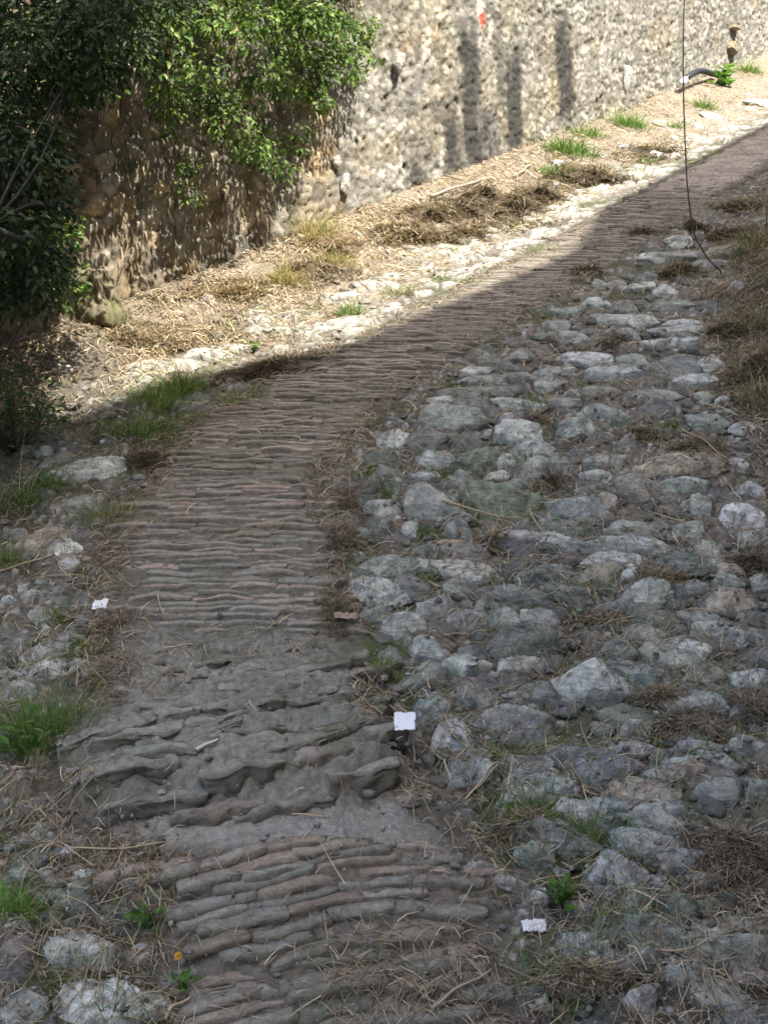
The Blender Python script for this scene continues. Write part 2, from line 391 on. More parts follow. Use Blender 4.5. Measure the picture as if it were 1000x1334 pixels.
# ------------------------------------------------------------------ brick strip
def build_strip():
    s0 = np.concatenate([[0], np.cumsum(np.linalg.norm(np.diff((EL + ER) / 2, axis=0), axis=1))])
    def rs(P, s):
        out = np.stack([np.interp(s, s0, P[:, k]) for k in range(3)], -1)
        w = max(3, 3)
        return out
    # smooth the edges by sampling densely then blurring
    sd = np.arange(0, s0[-1], 0.02); L = rs(EL, sd); Rr = rs(ER, sd); vv = np.interp(sd, s0, EV)
    k = np.hanning(15); k /= k.sum()
    def bl(a): return np.stack([np.convolve(np.pad(a[:, i], 7, mode='edge'), k, 'valid') for i in range(3)], -1)
    L, Rr = bl(L), bl(Rr)
    s = [0.0]
    while s[-1] < sd[-1] - .1:
        d = np.interp(s[-1], sd, L[:, 1]); s.append(s[-1] + 0.0022 * max(d, 2.5))
    s = np.array(s); nw = 250; w = np.linspace(-0.04, 1.04, nw)
    Ls = np.stack([np.interp(s, sd, L[:, i]) for i in range(2)], -1); Rs = np.stack([np.interp(s, sd, Rr[:, i]) for i in range(2)], -1)
    rv = np.interp(s, sd, vv)
    W = np.linalg.norm(Rs - Ls, axis=1)
    P = Ls[:, None, :] * (1 - w)[None, :, None] + Rs[:, None, :] * w[None, :, None]
    x, y = P[..., 0].ravel(), P[..., 1].ravel()
    S = np.repeat(s, nw); WW = np.tile(w, len(s)); RV = np.repeat(rv, nw); wm = WW * np.repeat(W, nw)
    n1 = fbm2(x * 2.5, y * 2.5, 3, 60); n2 = fbm2(x * 8, y * 8, 4, 61); n3 = fbm2(x * 35, y * 35, 4, 62); n4 = fbm2(x * 90, y * 90, 3, 63)
    lower = sst(1104, 1120, RV + 8 * n2)
    fr = RV - 20 + 34 * WW ** 3 + 16 * n2 + 6 * n3 + 6 * n1
    rug = sst(800, 900, RV + 30 * n1) * (1 - sst(1022, 1058, fr))
    chan = (1 - lower) * sst(1026, 1060, fr)
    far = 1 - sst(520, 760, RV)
    slant = 0.30 * lower * (1 - sst(0.3, 0.9, WW)) + 0.34 * rug
    pitch = 0.082 + 0.03 * rug
    q = S - slant * wm + (0.03 + 0.03 * rug) * n1 + 0.022 * n2 + 0.004 * n3
    q = np.where(RV < 520, q / 0.058, q / 0.080)
    ci = np.floor(q); t = q - ci
    hsh = _h(ci.astype(np.int64), np.zeros(len(ci), np.int64), np.zeros(len(ci), np.int64), 71)
    blen = 0.20 + 0.08 * hsh
    bq = wm / blen + hsh * 7.3; bi = np.floor(bq); bt = bq - bi
    hb = _h(ci.astype(np.int64), bi.astype(np.int64), np.zeros(len(ci), np.int64), 72)
    hc = _h(ci.astype(np.int64), bi.astype(np.int64), np.ones(len(ci), np.int64), 73)
    prof = np.clip(np.sin(np.pi * np.clip(t, 0, 1)) ** 0.55, 0, 1)
    saw = np.where(t < 0.22, sst(0, 0.22, t), 1 - 0.75 * sst(0.22, 1.0, t))          # steep lip facing downhill, long back
    prof = prof * (1 - 0.65 * np.maximum(rug, lower * 0.7)) + saw * 0.65 * np.maximum(rug, lower * 0.7)
    endj = sst(0, 0.07, np.minimum(bt, 1 - bt))
    worn = np.clip(0.75 + 0.7 * n1 + 0.4 * n2, 0.15, 1.25)
    near = sst(238, 262, RV)
    amp = ((0.021 + 0.014 * lower) * worn + 0.002) * (1 - near) + near * 0.003
    z = zbase(x, y) + amp * prof * (0.45 + 0.55 * endj) + (hb - 0.5) * 0.012 * prof * (1 - near) - near * (0.001 - 0.006 * n2 - .004 * n3) * (1 - chan)
    mound = rug * (0.01 + 0.070 * sst(850, 1020, RV)) + rug * 0.022 * fbm2(x * 5, y * 5, 4, 66) + rug * (0.017 * (1 - 2.0 * np.abs(fbm2((x - .3 * y) * 3 + 4, (y - .3 * x) * 13, 4, 67))) + .014 * fbm2(x * 26, y * 30, 4, 59))
    bw = np.where(chan > .5, 0, 1)
    flat = zbase(x, y) + 0.006 + 0.006 * n2
    z = z * (1 - chan) + flat * chan + mound + 0.006 * n2 + 0.0045 * n3 * (1 - .5 * chan) + 0.0018 * n4
    edge = np.minimum(WW, 1 - WW) + 0.05 * n2 + 0.05 * n1
    z = z - 0.045 * (1 - sst(-0.03, 0.085, edge)) + 0.004
    grit = np.clip(0.5 - voro(x * 85, y * 85, 68)[0], 0, 1); gid = voro(x * 85, y * 85, 68)[2]
    z = z + grit * 0.006 * (gid > .6) * (0.25 + .75 * chan)
    pink = np.array([0.245, 0.188, 0.150]); grey = np.array([0.165, 0.167, 0.145]); mauve = np.array([0.20, 0.182, 0.152]); soil = np.array([0.11, 0.10, 0.08])
    c = mixc(mauve, pink, sst(0.35, 0.8, hb)); c = mixc(c, grey, sst(0.45, 0.7, hc))
    c = c * (0.72 + 0.5 * hc)[:, None]
    c = mixc(c, grey * 0.95, np.clip(0.55 * rug + 0.45 * sst(-0.1, 0.4, n1) , 0, .8) * (1 - 0.5 * lower))
    c = mixc(c, np.array([0.37, 0.312, 0.262]) * (0.75 + 0.5 * hc)[:, None] * (1 + .25 * n2)[:, None], far * 0.75)  # upper strip's grey-pink tone, lightened to stand for more skylight
    joint = np.clip(1 - prof * 1.5, 0, 1); joint = np.maximum(joint, near * (0.75 + .25 * n2))
    c = mixc(c, soil, joint * 0.8)
    c = mixc(c, mixc((.16, .16, .135), (.30, .30, .265), .5 + .5 * n2 + .5 * n3), rug * .75)
    mossy = sst(0.15, 0.5, fbm2(x * 5 + 3, y * 5, 4, 69)) * (1 - far) * (1 - chan)
    c = mixc(c, np.array([0.105, 0.115, 0.06]), mossy * (0.35 + 0.4 * rug))
    c = mixc(c, mixc(mixc((0.215, 0.205, 0.18), (0.31, 0.298, 0.265), .5 + .5 * n2 + .4 * n3), (.125, .105, .08), np.clip(sst(.65, 1.05, WW + .25 * n1) * .6 + sst(.1, .5, n2) * .2, 0, 1)), chan)
    c = mixc(c, np.stack([0.17 + 0.22 * gid] * 3, -1), np.clip(grit * 3, 0, 1) * (gid > .6) * (0.12 + .45 * chan))
    dirty = sst(0.17, 0.0, edge + 0.04 * n2)
    c = mixc(c, soil * 1.15, dirty * 0.75)
    V = np.stack([x, y, z], -1)
    # the bricks on edge, course by course
    D4 = ico(4); D3 = ico(3); D2 = ico(2); B = []; sv = 0.05; rg = np.random.default_rng(5)
    def sup(D, px, pyz): return D * (((np.abs(D[:, 0]) ** px) + (np.abs(D[:, 1]) ** pyz + np.abs(D[:, 2]) ** pyz) ** (px / pyz)) ** (-1 / px))[:, None]
    S4 = sup(D4[0], 20.0, 4.2); S3 = sup(D3[0], 20.0, 4.2); S2 = sup(D2[0], 20.0, 4.2)
    zs = z.reshape(len(s), nw)
    while sv < s[-1]:
        r_row = float(np.interp(sv, s, rv))
        if r_row < 236: break
        l2 = np.array([np.interp(sv, s, Ls[:, i]) for i in range(2)]); r2 = np.array([np.interp(sv, s, Rs[:, i]) for i in range(2)]); wd = np.linalg.norm(r2 - l2); ax = (r2 - l2) / wd; ay = np.array([-ax[1], ax[0]])
        zone = 'rug' if 835 + rg.normal() * 8 < r_row < 1085 else ('low' if r_row >= 1085 else 'up'); pit_ = {'rug': .054, 'low': .047, 'up': .041 if r_row > 420 else .046}[zone]
        pos = -rg.uniform(0, .2); phase = rg.uniform(-.008, .008)
        while pos < wd - .03:
            Lb = rg.uniform(.14, .30) if zone == 'rug' else rg.uniform(.15, .25)
            if pos + Lb > wd + .05: Lb = max(wd + .03 - pos, .05)
            mid = pos + Lb / 2; w_ = mid / wd; pos += Lb + rg.uniform(.0, .005)
            q2 = l2 + ax * mid
            if zone == 'rug': sl = 0.26 + rg.normal() * .07; off = 0.26 * (mid - wd * .5)
            elif zone == 'low': sl = 0.30 * (1 - sst(.35, .9, np.array([w_]))[0]); off = .22 * (mid - wd * .62) * (1 if w_ < .62 else .3); sl += rg.normal() * .03
            else: sl = rg.normal() * .03; off = 0.0
            off += .026 * noise2(np.array([q2[0] * 2.2]), np.array([q2[1] * 2.2]), 60)[0] + .010 * noise2(np.array([q2[0] * 9]), np.array([q2[1] * 3]), 64)[0] + phase
            q2 = q2 + ay * off; r_v = float(np.interp(sv + off, s, rv))
            lim = 1070 - 34 * w_ ** 3 + rg.normal() * 5
            if lim < r_v < 1108 + rg.normal() * 4: continue
            if zone == 'rug' and r_v > 1090 or zone == 'low' and r_v < 1085: continue
            isrug = zone == 'rug'; low = zone == 'low'
            e_ = min(w_, 1 - w_)
            if rg.uniform() < (.03 + .15 * (e_ < .06) + (.6 * (e_ < .08) + .04) * isrug): continue
            a_ = Lb / 2 * rg.uniform(1.02, 1.10); b_ = pit_ / 2 * rg.uniform(1.0, 1.2) * (1.1 if isrug else 1); c_ = rg.uniform(.034, .042) if not isrug else rg.uniform(.04, .06)
            D, Fc = D4 if isrug else (D3 if r_row > 440 else D2); S_ = S4 if isrug else (S3 if r_row > 440 else S2)
            p_ = S_ * np.array([a_, b_, c_])
            k0 = rg.uniform(0, 900)
            p_ = p_ + D * ((fbm3(p_ * 22 + k0, 4, 3) * 1.0 + .35 * np.abs(fbm3(p_ * 34 + k0, 3, 13))) * (0.013 + .010 * isrug))[:, None] + D * (fbm3(p_ * 60 + k0, 4, 9) * (0.005 + .007 * isrug))[:, None]
            tp_ = c_ * .5 + (.004 + .004 * isrug) * fbm3(p_ * 40 + k0, 3, 17) - rg.uniform(.12, .42) * p_[:, 1] * (.6 if isrug else 1)
            p_[:, 2] = np.where(p_[:, 2] > tp_ - .004, tp_ - .004 + .15 * (p_[:, 2] - tp_ + .004), p_[:, 2])
            if isrug: p_[:, 2] += (-.12 * p_[:, 1] + rg.normal() * .06 * p_[:, 0]) - .02 * (fbm3(np.stack([p_[:, 0] * 9 + k0, p_[:, 1] * 30, p_[:, 2] * 30], -1), 3, 12))
            p_[:, 2] -= (np.abs(p_[:, 0]) / a_) ** 3 * rg.uniform(0, .005)
            p_[:, 1] += .009 * noise2((mid + p_[:, 0]) * 7, p_[:, 0] * 0 + sv * 4, 77) + .006 * noise2((mid + p_[:, 0]) * 19, p_[:, 0] * 0 + sv * 14, 78)
            p_[:, 2] += .007 * noise2((mid + p_[:, 0]) * 12, p_[:, 0] * 0 + sv * 30, 79)
            cs_, sn_ = math.cos(sl), math.sin(sl)
            lx = p_[:, 0] * cs_ - p_[:, 1] * sn_; ly = p_[:, 0] * sn_ + p_[:, 1] * cs_
            X_ = q2[0] + ax[0] * lx + ay[0] * ly; Y_ = q2[1] + ax[1] * lx + ay[1] * ly
            ir = min(int(np.searchsorted(s, sv + off)), len(s) - 1); bz = zs[max(ir, 0), int(np.clip((w_ + .04) / 1.08 * (nw - 1), 0, nw - 1))]
            proud = (0.0255 if not low else .0275) * rg.uniform(.86, 1.10) if not isrug else rg.uniform(.012, .028) * (0.5 + .8 * min(max((r_v - 845) / 130, 0), 1))
            proud = proud - 0.02 * (e_ < .04) - .016 * min(max((262 - r_row) / 26, 0), 1)
            Z_ = zbase(X_, Y_) - zbase(np.array([q2[0]]), np.array([q2[1]]))[0] + bz + proud + p_[:, 2] - c_
            hb_, hc_ = rg.uniform(), rg.uniform()
            col = mixc(mixc(mauve, pink, sst(.3, .8, np.array([hb_]))), grey, sst(.45, .75, np.array([hc_])))[0] * rg.uniform(.78, 1.22) * (1.32 if low else 1.48); col = col * .75 + np.array([.25, .232, .20]) * .25
            up_ = min(max((760 - r_v) / 240, 0), 1); col = col * (1 - .6 * up_) + np.array([.37, .312, .262]) * rg.uniform(.8, 1.1) * .6 * up_  # uphill bricks paler: extra skylight put into their colour
            if isrug: col = col * .5 + np.array([.25, .255, .225]) * .5
            nn = fbm3(np.stack([X_, Y_, Z_], -1) * 14, 4, 31)
            cc = np.tile(col, (len(D), 1)) * (1 + .3 * nn)[:, None]
            cc = mixc(cc, np.array([.10, .11, .055]), sst(.12, .45, fbm3(np.stack([X_, Y_, Z_], -1) * 6, 3, 37)) * (.35 + .35 * isrug))
            cc = mixc(cc, soil * 1.2, sst(.0, .5, nn) * .35)
            cc = mixc(cc, soil * .9, sst(.30, .75, np.abs(D[:, 1])) * .6)
            B.append((np.stack([X_, Y_, Z_], -1), [Fc], cc))
        sv += pit_ * rg.uniform(.96, 1.05)
    nv = len(V); BV, BF, BC = merge(B)
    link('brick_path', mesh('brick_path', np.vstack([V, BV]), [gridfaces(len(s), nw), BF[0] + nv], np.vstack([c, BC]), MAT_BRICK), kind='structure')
    return np.vstack([V, BV])
SV = build_strip()
splat(SV)

# ------------------------------------------------------------------ stones
def rock(seed, a, b, c, kind, sub):
    D, Fc = ico(sub); rg = np.random.default_rng(seed)
    n = rg.normal(size=(15, 3)); n /= np.linalg.norm(n, axis=1)[:, None]; off = rg.uniform(0.66, 0.95, 15)
    if kind == 's': n = np.vstack([n, [[rg.normal() * .12, rg.normal() * .12, 1]]]); off = np.append(off, 0.62)
    if kind == 'k':                                                  # blocky
        n = np.vstack([n, [[0, rg.normal() * .1, 1], [1, rg.normal() * .3, .1], [-1, rg.normal() * .3, .2], [rg.normal() * .3, -1, .25]]]); off = np.concatenate([off, [.7, .8, .8, .75]])
    n /= np.linalg.norm(n, axis=1)[:, None]
    dt = D @ n.T; r = off / np.maximum(dt, 0.08)
    kk = 22.0 if kind in 'sk' else 15.0
    r = -np.log(np.exp(-kk * r).sum(1)) / kk + (0.045 if kind in 'sk' else 0.065)
    r = np.minimum(r, 1.3)
    p = D * r[:, None]
    sc = p * np.array([a, b, c]) / max(a, b) * 2.2
    ds = fbm3(sc * 1.6 + seed * 3.1, 5, seed % 97) * 0.13
    rid = 1 - np.abs(fbm3(sc * 2.6 + seed, 3, seed % 53)) * 2.6
    ds = ds + 0.05 * np.clip(rid, -.5, 1)
    if kind in 'rsd':                                                 # strata
        q = p[:, 2] * (5 if kind == 'r' else 3) + p[:, 0] * 0.7 + fbm3(sc * 1.2, 2, 5) * 1.2
        ds = ds + {'r': .085, 's': .035, 'd': .018}[kind] * (np.abs((q % 1) - .5) * 2 - .5)
    p = p * (1 + ds)[:, None] * np.array([a, b, c])
    return p, Fc
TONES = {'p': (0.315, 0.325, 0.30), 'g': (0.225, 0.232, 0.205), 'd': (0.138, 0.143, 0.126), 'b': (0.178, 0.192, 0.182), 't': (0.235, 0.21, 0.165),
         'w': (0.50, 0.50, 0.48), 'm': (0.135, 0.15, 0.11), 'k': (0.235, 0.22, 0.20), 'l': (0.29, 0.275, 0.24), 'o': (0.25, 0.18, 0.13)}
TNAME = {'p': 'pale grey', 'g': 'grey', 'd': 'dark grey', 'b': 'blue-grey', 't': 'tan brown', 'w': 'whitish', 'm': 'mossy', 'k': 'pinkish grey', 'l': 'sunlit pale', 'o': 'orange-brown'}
# u, v, width, height, turn, tone, form (d dome, s slab, k block, r ridged) -- read off the photograph
ST = '''616 479 38 14 0 p s;632 466 25 12 0 g d;676 460 42 15 0 g d;661 476 28 13 0 d d;682 489 40 16 0 g d;715 482 32 11 0 p s;634 492 60 14 0 g s;622 507 85 22 0 d s
577 518 34 11 0 p s;592 541 68 36 10 g d;670 522 70 10 10 p s;670 542 54 20 0 p d;514 566 34 26 0 p d;556 566 60 36 -14 d k;610 568 32 34 0 d d;673 563 64 24 8 p d;620 527 50 24 0 d d
574 597 52 26 8 p d;700 582 66 34 0 g d;652 596 34 24 25 p k;622 599 56 30 0 m d;496 593 40 20 0 d d;508 614 44 20 18 d d;649 615 32 14 -18 p s;708 610 60 30 5 g d;484 630 40 20 -10 d d
556 615 34 12 0 p s;598 624 38 18 0 g d;676 628 36 18 0 g d;502 654 38 30 0 p d;566 653 76 50 25 g d;655 650 96 50 10 m d;533 683 24 24 0 p k;493 680 32 20 15 d d;472 692 22 12 0 d d
598 692 46 22 12 g d;586 704 30 9 0 o s;556 712 32 18 0 d d;607 713 60 16 0 d s;664 695 56 22 0 p r;738 656 72 34 12 b d;728 684 84 20 0 d s;730 702 66 14 8 p s;610 737 76 36 8 p s
514 732 84 24 -5 g d;496 764 64 42 25 p r;541 758 44 32 15 d d;593 762 40 24 18 g d;571 788 50 20 -5 p d;490 797 40 22 0 g d;526 812 60 22 0 p d;595 806 62 22 -12 p d;634 791 40 20 0 g d
658 803 46 22 0 g d;689 797 18 12 0 p d;709 809 50 22 10 k d;655 770 70 20 0 d s;700 749 70 24 0 d d;676 737 44 18 0 d d;787 653 34 26 0 t d;835 633 60 34 0 t d;772 636 48 18 10 d d
913 647 30 50 0 p k;964 662 62 42 -8 w k;976 629 30 26 0 p d;820 682 60 26 8 g s;826 692 60 16 8 d s;820 706 90 24 3 p r;895 687 44 18 0 g d;893 724 62 34 15 d s;922 710 44 34 20 g s
973 697 26 16 0 g d;797 725 74 12 0 p s;819 739 26 20 0 w k;778 743 48 18 0 t d;898 762 50 16 0 d d;945 782 62 22 -4 t d;950 737 40 14 0 t d;948 755 44 28 0 g k;988 752 26 20 0 g d
842 770 70 34 -10 g r;812 788 40 18 0 b d;862 809 44 18 0 m d;910 800 60 22 0 g s;738 768 50 20 0 d d;716 742 40 18 0 d d;508 848 36 24 25 d d;556 838 58 30 22 p d;553 876 56 36 0 g d
598 860 50 26 15 p d;613 846 40 28 0 d d;670 860 54 16 0 p s;628 863 20 14 0 g d;691 838 88 34 0 d d;562 917 50 44 10 b k;587 950 58 42 0 w k;620 985 66 56 0 b d;616 898 56 30 10 g d
678 934 108 52 12 k d;700 897 52 20 0 d d;690 990 76 18 0 b s;805 845 40 24 20 d d;770 885 116 36 3 p d;836 872 90 24 14 b s;905 905 104 38 3 p s;817 925 86 36 8 m s;835 820 60 16 10 g s
888 836 60 30 10 p s;868 846 80 20 8 g s;920 815 50 22 0 g k;965 828 50 24 0 g d;918 874 60 24 -5 t d;980 878 50 26 0 p d;780 907 50 20 0 d d;920 946 30 14 0 p d;828 945 40 20 0 g d
828 968 40 18 8 p s;905 968 60 18 0 g d;776 987 110 26 6 b s;868 982 30 22 0 g d;902 992 54 28 5 g d;932 985 56 28 15 g s;974 966 50 16 0 g d;970 927 40 14 0 g d;695 1003 70 18 0 g d
724 1018 64 30 5 p d;672 1032 56 14 -8 p s;832 1026 100 40 8 t s;862 1003 34 30 25 g s;896 1000 50 26 0 t d;938 1022 56 34 -5 g d;984 1018 36 26 0 g k;792 1044 54 18 0 b s;820 1046 16 12 0 t d
692 1066 54 24 -25 p d;744 1055 66 18 4 p d;728 1086 90 20 4 g r;796 1072 34 20 0 d d;848 1064 110 22 0 g r;840 1092 90 30 -5 g r;696 1110 50 28 8 d d;896 1108 60 28 0 b s;808 1128 88 48 18 p r
730 1132 18 18 0 b d;788 1156 28 24 0 b k;836 1168 58 28 0 g d;876 1180 58 36 18 m d;916 1140 52 18 -8 t s;702 1162 28 26 15 p k;660 1148 44 16 0 k d;628 1128 36 12 0 k d;760 1178 42 28 10 b d
916 1176 46 20 0 g d;832 1206 100 28 4 b d;760 1224 76 48 28 p s;844 1236 66 28 -8 g d;940 1230 112 28 4 g d;896 1258 66 34 0 p k;952 1204 100 28 -4 t s;832 1292 44 30 0 p d;936 1286 80 46 15 g s
980 1314 60 40 0 b s;688 1288 50 26 15 g s;748 1272 90 14 0 g s;975 1262 50 26 0 t s;763 462 64 20 8 p s;799 482 78 16 -4 p s;820 464 36 22 0 g d;868 473 60 36 0 d s;925 470 36 20 0 p d
715 494 36 18 10 p s;728 480 42 8 0 g s;781 505 40 10 0 g s;722 521 50 8 0 g s;790 538 68 22 0 b d;850 510 60 14 0 g r;904 491 60 16 -4 p s;916 512 30 14 -15 g s;943 518 32 8 -14 p s
850 530 46 18 0 d r;922 543 56 18 0 g s;967 553 36 18 -10 p s;754 558 50 20 4 p d;817 572 32 12 0 g d;790 597 58 16 -4 g s;775 617 40 20 0 p d;892 603 110 26 0 t s;898 627 60 20 0 g d
958 599 38 16 10 p s;886 308 34 14 5 p s;844 332 28 8 0 p s;892 330 60 10 0 g s;922 340 50 10 0 g s;946 322 60 14 -5 g s;976 289 40 10 0 p s;940 293 24 12 0 g d;895 292 20 16 0 p k
961 370 22 16 0 p d;805 413 70 16 8 p s;817 433 38 14 0 p d;880 428 64 10 0 p s;877 394 50 10 0 g s;868 378 40 10 0 p d;841 362 30 10 0 g d;832 371 50 8 0 p s;802 367 24 12 20 g s
739 403 40 10 0 g d;772 391 30 12 0 p d;814 401 34 14 0 g d;781 368 20 10 0 g d;724 421 36 10 0 g d;892 418 44 10 0 p s;709 433 26 10 0 g d;739 436 44 12 0 g d;769 430 36 10 0 d d
850 445 46 10 0 g s;892 442 40 10 0 p s;120 606 90 32 -3 p s;34 583 24 18 0 t k;60 588 22 14 0 g d;85 592 22 16 0 g d;62 600 18 12 0 p d;96 657 60 14 -4 g d;58 697 76 34 -28 t s
82 706 44 34 -35 w s;22 692 34 14 0 g d;90 726 28 16 0 p s;137 570 14 10 0 p d;184 621 20 8 0 g d;18 797 32 28 0 g d;56 796 40 30 10 g d;38 772 26 16 0 p d;30 763 14 8 0 w d
13 779 16 8 0 w d;55 757 14 10 0 b d;62 842 70 26 -18 g s;58 866 78 24 -8 p s;10 858 24 16 0 d d;24 894 46 30 0 p k;8 948 32 34 0 p k;8 877 22 10 0 p d;22 1094 40 16 -8 b s
28 1125 40 32 -15 g s;88 1106 24 18 0 w k;104 1137 36 36 30 p s;96 1168 78 34 30 d s;155 1184 40 20 0 d s;110 1232 112 54 0 p k;186 1232 32 32 -30 p s;140 1296 150 60 4 p s;25 1206 44 30 -15 d r
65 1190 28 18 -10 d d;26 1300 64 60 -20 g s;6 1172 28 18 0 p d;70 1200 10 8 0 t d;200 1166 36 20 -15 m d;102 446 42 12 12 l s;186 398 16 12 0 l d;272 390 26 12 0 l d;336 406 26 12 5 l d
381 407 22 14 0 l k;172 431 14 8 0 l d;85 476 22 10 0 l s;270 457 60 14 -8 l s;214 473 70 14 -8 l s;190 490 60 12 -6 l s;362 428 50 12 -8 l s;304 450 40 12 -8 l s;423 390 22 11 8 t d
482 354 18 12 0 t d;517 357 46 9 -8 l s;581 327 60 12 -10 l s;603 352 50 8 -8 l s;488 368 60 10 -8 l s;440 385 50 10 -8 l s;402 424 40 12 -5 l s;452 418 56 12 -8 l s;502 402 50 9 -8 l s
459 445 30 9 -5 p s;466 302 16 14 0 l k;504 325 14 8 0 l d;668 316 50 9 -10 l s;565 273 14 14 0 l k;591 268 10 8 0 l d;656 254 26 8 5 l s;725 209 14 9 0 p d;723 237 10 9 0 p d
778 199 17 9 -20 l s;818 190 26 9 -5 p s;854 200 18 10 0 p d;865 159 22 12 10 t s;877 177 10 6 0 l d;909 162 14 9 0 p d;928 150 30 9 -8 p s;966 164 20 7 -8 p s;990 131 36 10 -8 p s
976 122 14 8 0 l d;894 156 9 7 0 l d'''
STONES = []
for row in ST.replace('\n', ';').split(';'):
    p = row.split(); STONES.append((*[float(q) for q in p[:5]], p[5], p[6]))
LM = [('white paper square', 527, 975), ('crumpled white scrap', 695, 1210), ('dark pipe', 905, 92), ('mossy buttress', 125, 388),
      ('yellow flower', 233, 1255), ('foot of the hanging stem', 940, 357), ('small white rag', 130, 790), ('long dark hay heap', 350, 470),
      ('thatch of hay', 900, 570), ('big dark grass tussock', 50, 930), ('bright green tussock', 25, 1172), ('broad-leaved weed', 730, 1165)]
IDX_LM = {'big mossy dome cobble': (655, 650), 'white-spotted boulder': (587, 950), 'widest pinkish dome': (678, 934), 'wide pale boulder': (770, 885), 'big flat pale slab': (905, 905),
          'striped ridge stone': (820, 706), 'tall pale upright stone': (913, 647), 'dark angular slab': (556, 566), 'streaked tilted block': (808, 1128), 'tan tilted slab': (58, 697),
          'largest pale boulder': (140, 1296), 'wide verge stone': (120, 606)}
OWN = {v: 'the ' + k for k, v in IDX_LM.items()}
LM += [(k, *v) for k, v in IDX_LM.items()]
ORD = ['nearest', 'second nearest', 'third nearest', 'fourth nearest', 'fifth nearest', 'sixth nearest', 'seventh nearest', 'eighth nearest', 'ninth nearest', 'tenth nearest', 'eleventh nearest', 'twelfth nearest']
def stone_labels():
    U = np.array([s[0] for s in STONES]); Vv = np.array([s[1] for s in STONES]); best = [None] * len(STONES)
    for name, lu, lv in LM:
        du, dv = U - lu, (Vv - lv) * 1.35; r = np.hypot(du, dv)
        for word, sel in (('above', (-dv >= np.abs(du))), ('below', (dv > np.abs(du))), ('left of', (-du > np.abs(dv))), ('right of', (du > np.abs(dv)))):
            ids = [i for i in np.argsort(r) if sel[i] and r[i] > 3]
            for k, i in enumerate(ids[:12]):
                if best[i] is None or (k, r[i]) < best[i][:2]: best[i] = (k, r[i], f'{ORD[k]} {word} the {name}')
    out = []; seen = set()
    for i, s in enumerate(STONES):
        size = 'small' if s[2] < 27 else ('big' if s[2] >= 64 else 'medium')
        rt = s[2] / s[3]; form = {'s': 'flat', 'k': 'blocky', 'r': 'ridged'}.get(s[6], 'long low' if rt > 2.6 else 'rounded')
        key = (int(s[0]), int(s[1]))
        if key in OWN:
            nm = OWN[key][4:]; lab = {'big mossy dome cobble': 'big dark mossy dome-shaped cobble, largest rounded one beside the brick strip', 'white-spotted boulder': 'whitish blocky boulder spotted with lichen, beside the white paper square',
                'widest pinkish dome': 'widest pinkish-grey domed cobble, right of the white-spotted boulder', 'wide pale boulder': 'wide pale low boulder between the pinkish dome and the flat slab',
                'big flat pale slab': 'big flat pale slab with straight front edge above loose straw', 'striped ridge stone': 'long pale stone with striped ridges across its top',
                'tall pale upright stone': 'tall pale upright stone standing left of the whitish block', 'dark angular slab': 'dark angular slab tilted beside the small spotted round cobble',
                'streaked tilted block': 'big pale streaked block tilted down to the right, near the channel', 'tan tilted slab': 'tan-brown slab tilted up on the left verge',
                'largest pale boulder': 'largest pale flat boulder at the bottom left corner', 'wide verge stone': 'wide pale flat stone on the shaded left verge below the grass'}[nm]
        elif best[i]: lab = f'{size} {TNAME[s[5]]} {form} stone, {best[i][2]}'
        else: lab = None
        out.append(lab)
    rest = [i for i in range(len(STONES)) if out[i] is None]
    for n, i in enumerate(sorted(rest, key=lambda i: -STONES[i][1])):
        j = min((k for k in range(len(STONES)) if out[k] is not None and k != i and not (out[k].startswith('stone') )), key=lambda k: (STONES[k][0] - STONES[i][0]) ** 2 + (STONES[k][1] - STONES[i][1]) ** 2)
        s = STONES[i]; size = 'small' if s[2] < 27 else ('big' if s[2] >= 64 else 'medium')
        w = 'in full sun by the wall' if s[1] < 330 and s[0] < 860 else 'among the cobbles of the upper lane'
        out[i] = f'{size} {TNAME[s[5]]} stone {w}'
    return out
def ray_sin(u, v, x, y):
    e = 0.05; gxx = (zground(np.array([x + e]), np.array([y]))[0] - zground(np.array([x - e]), np.array([y]))[0]) / (2 * e)
    gyy = (zground(np.array([x]), np.array([y + e]))[0] - zground(np.array([x]), np.array([y - e]))[0]) / (2 * e)
    n = np.array([-gxx, -gyy, 1.0]); n /= np.linalg.norm(n); r = p2w(u, v, 1.0); r = r / np.linalg.norm(r)
    return max(0.16, -float(r @ n)), gxx, gyy
SLAB = stone_labels()
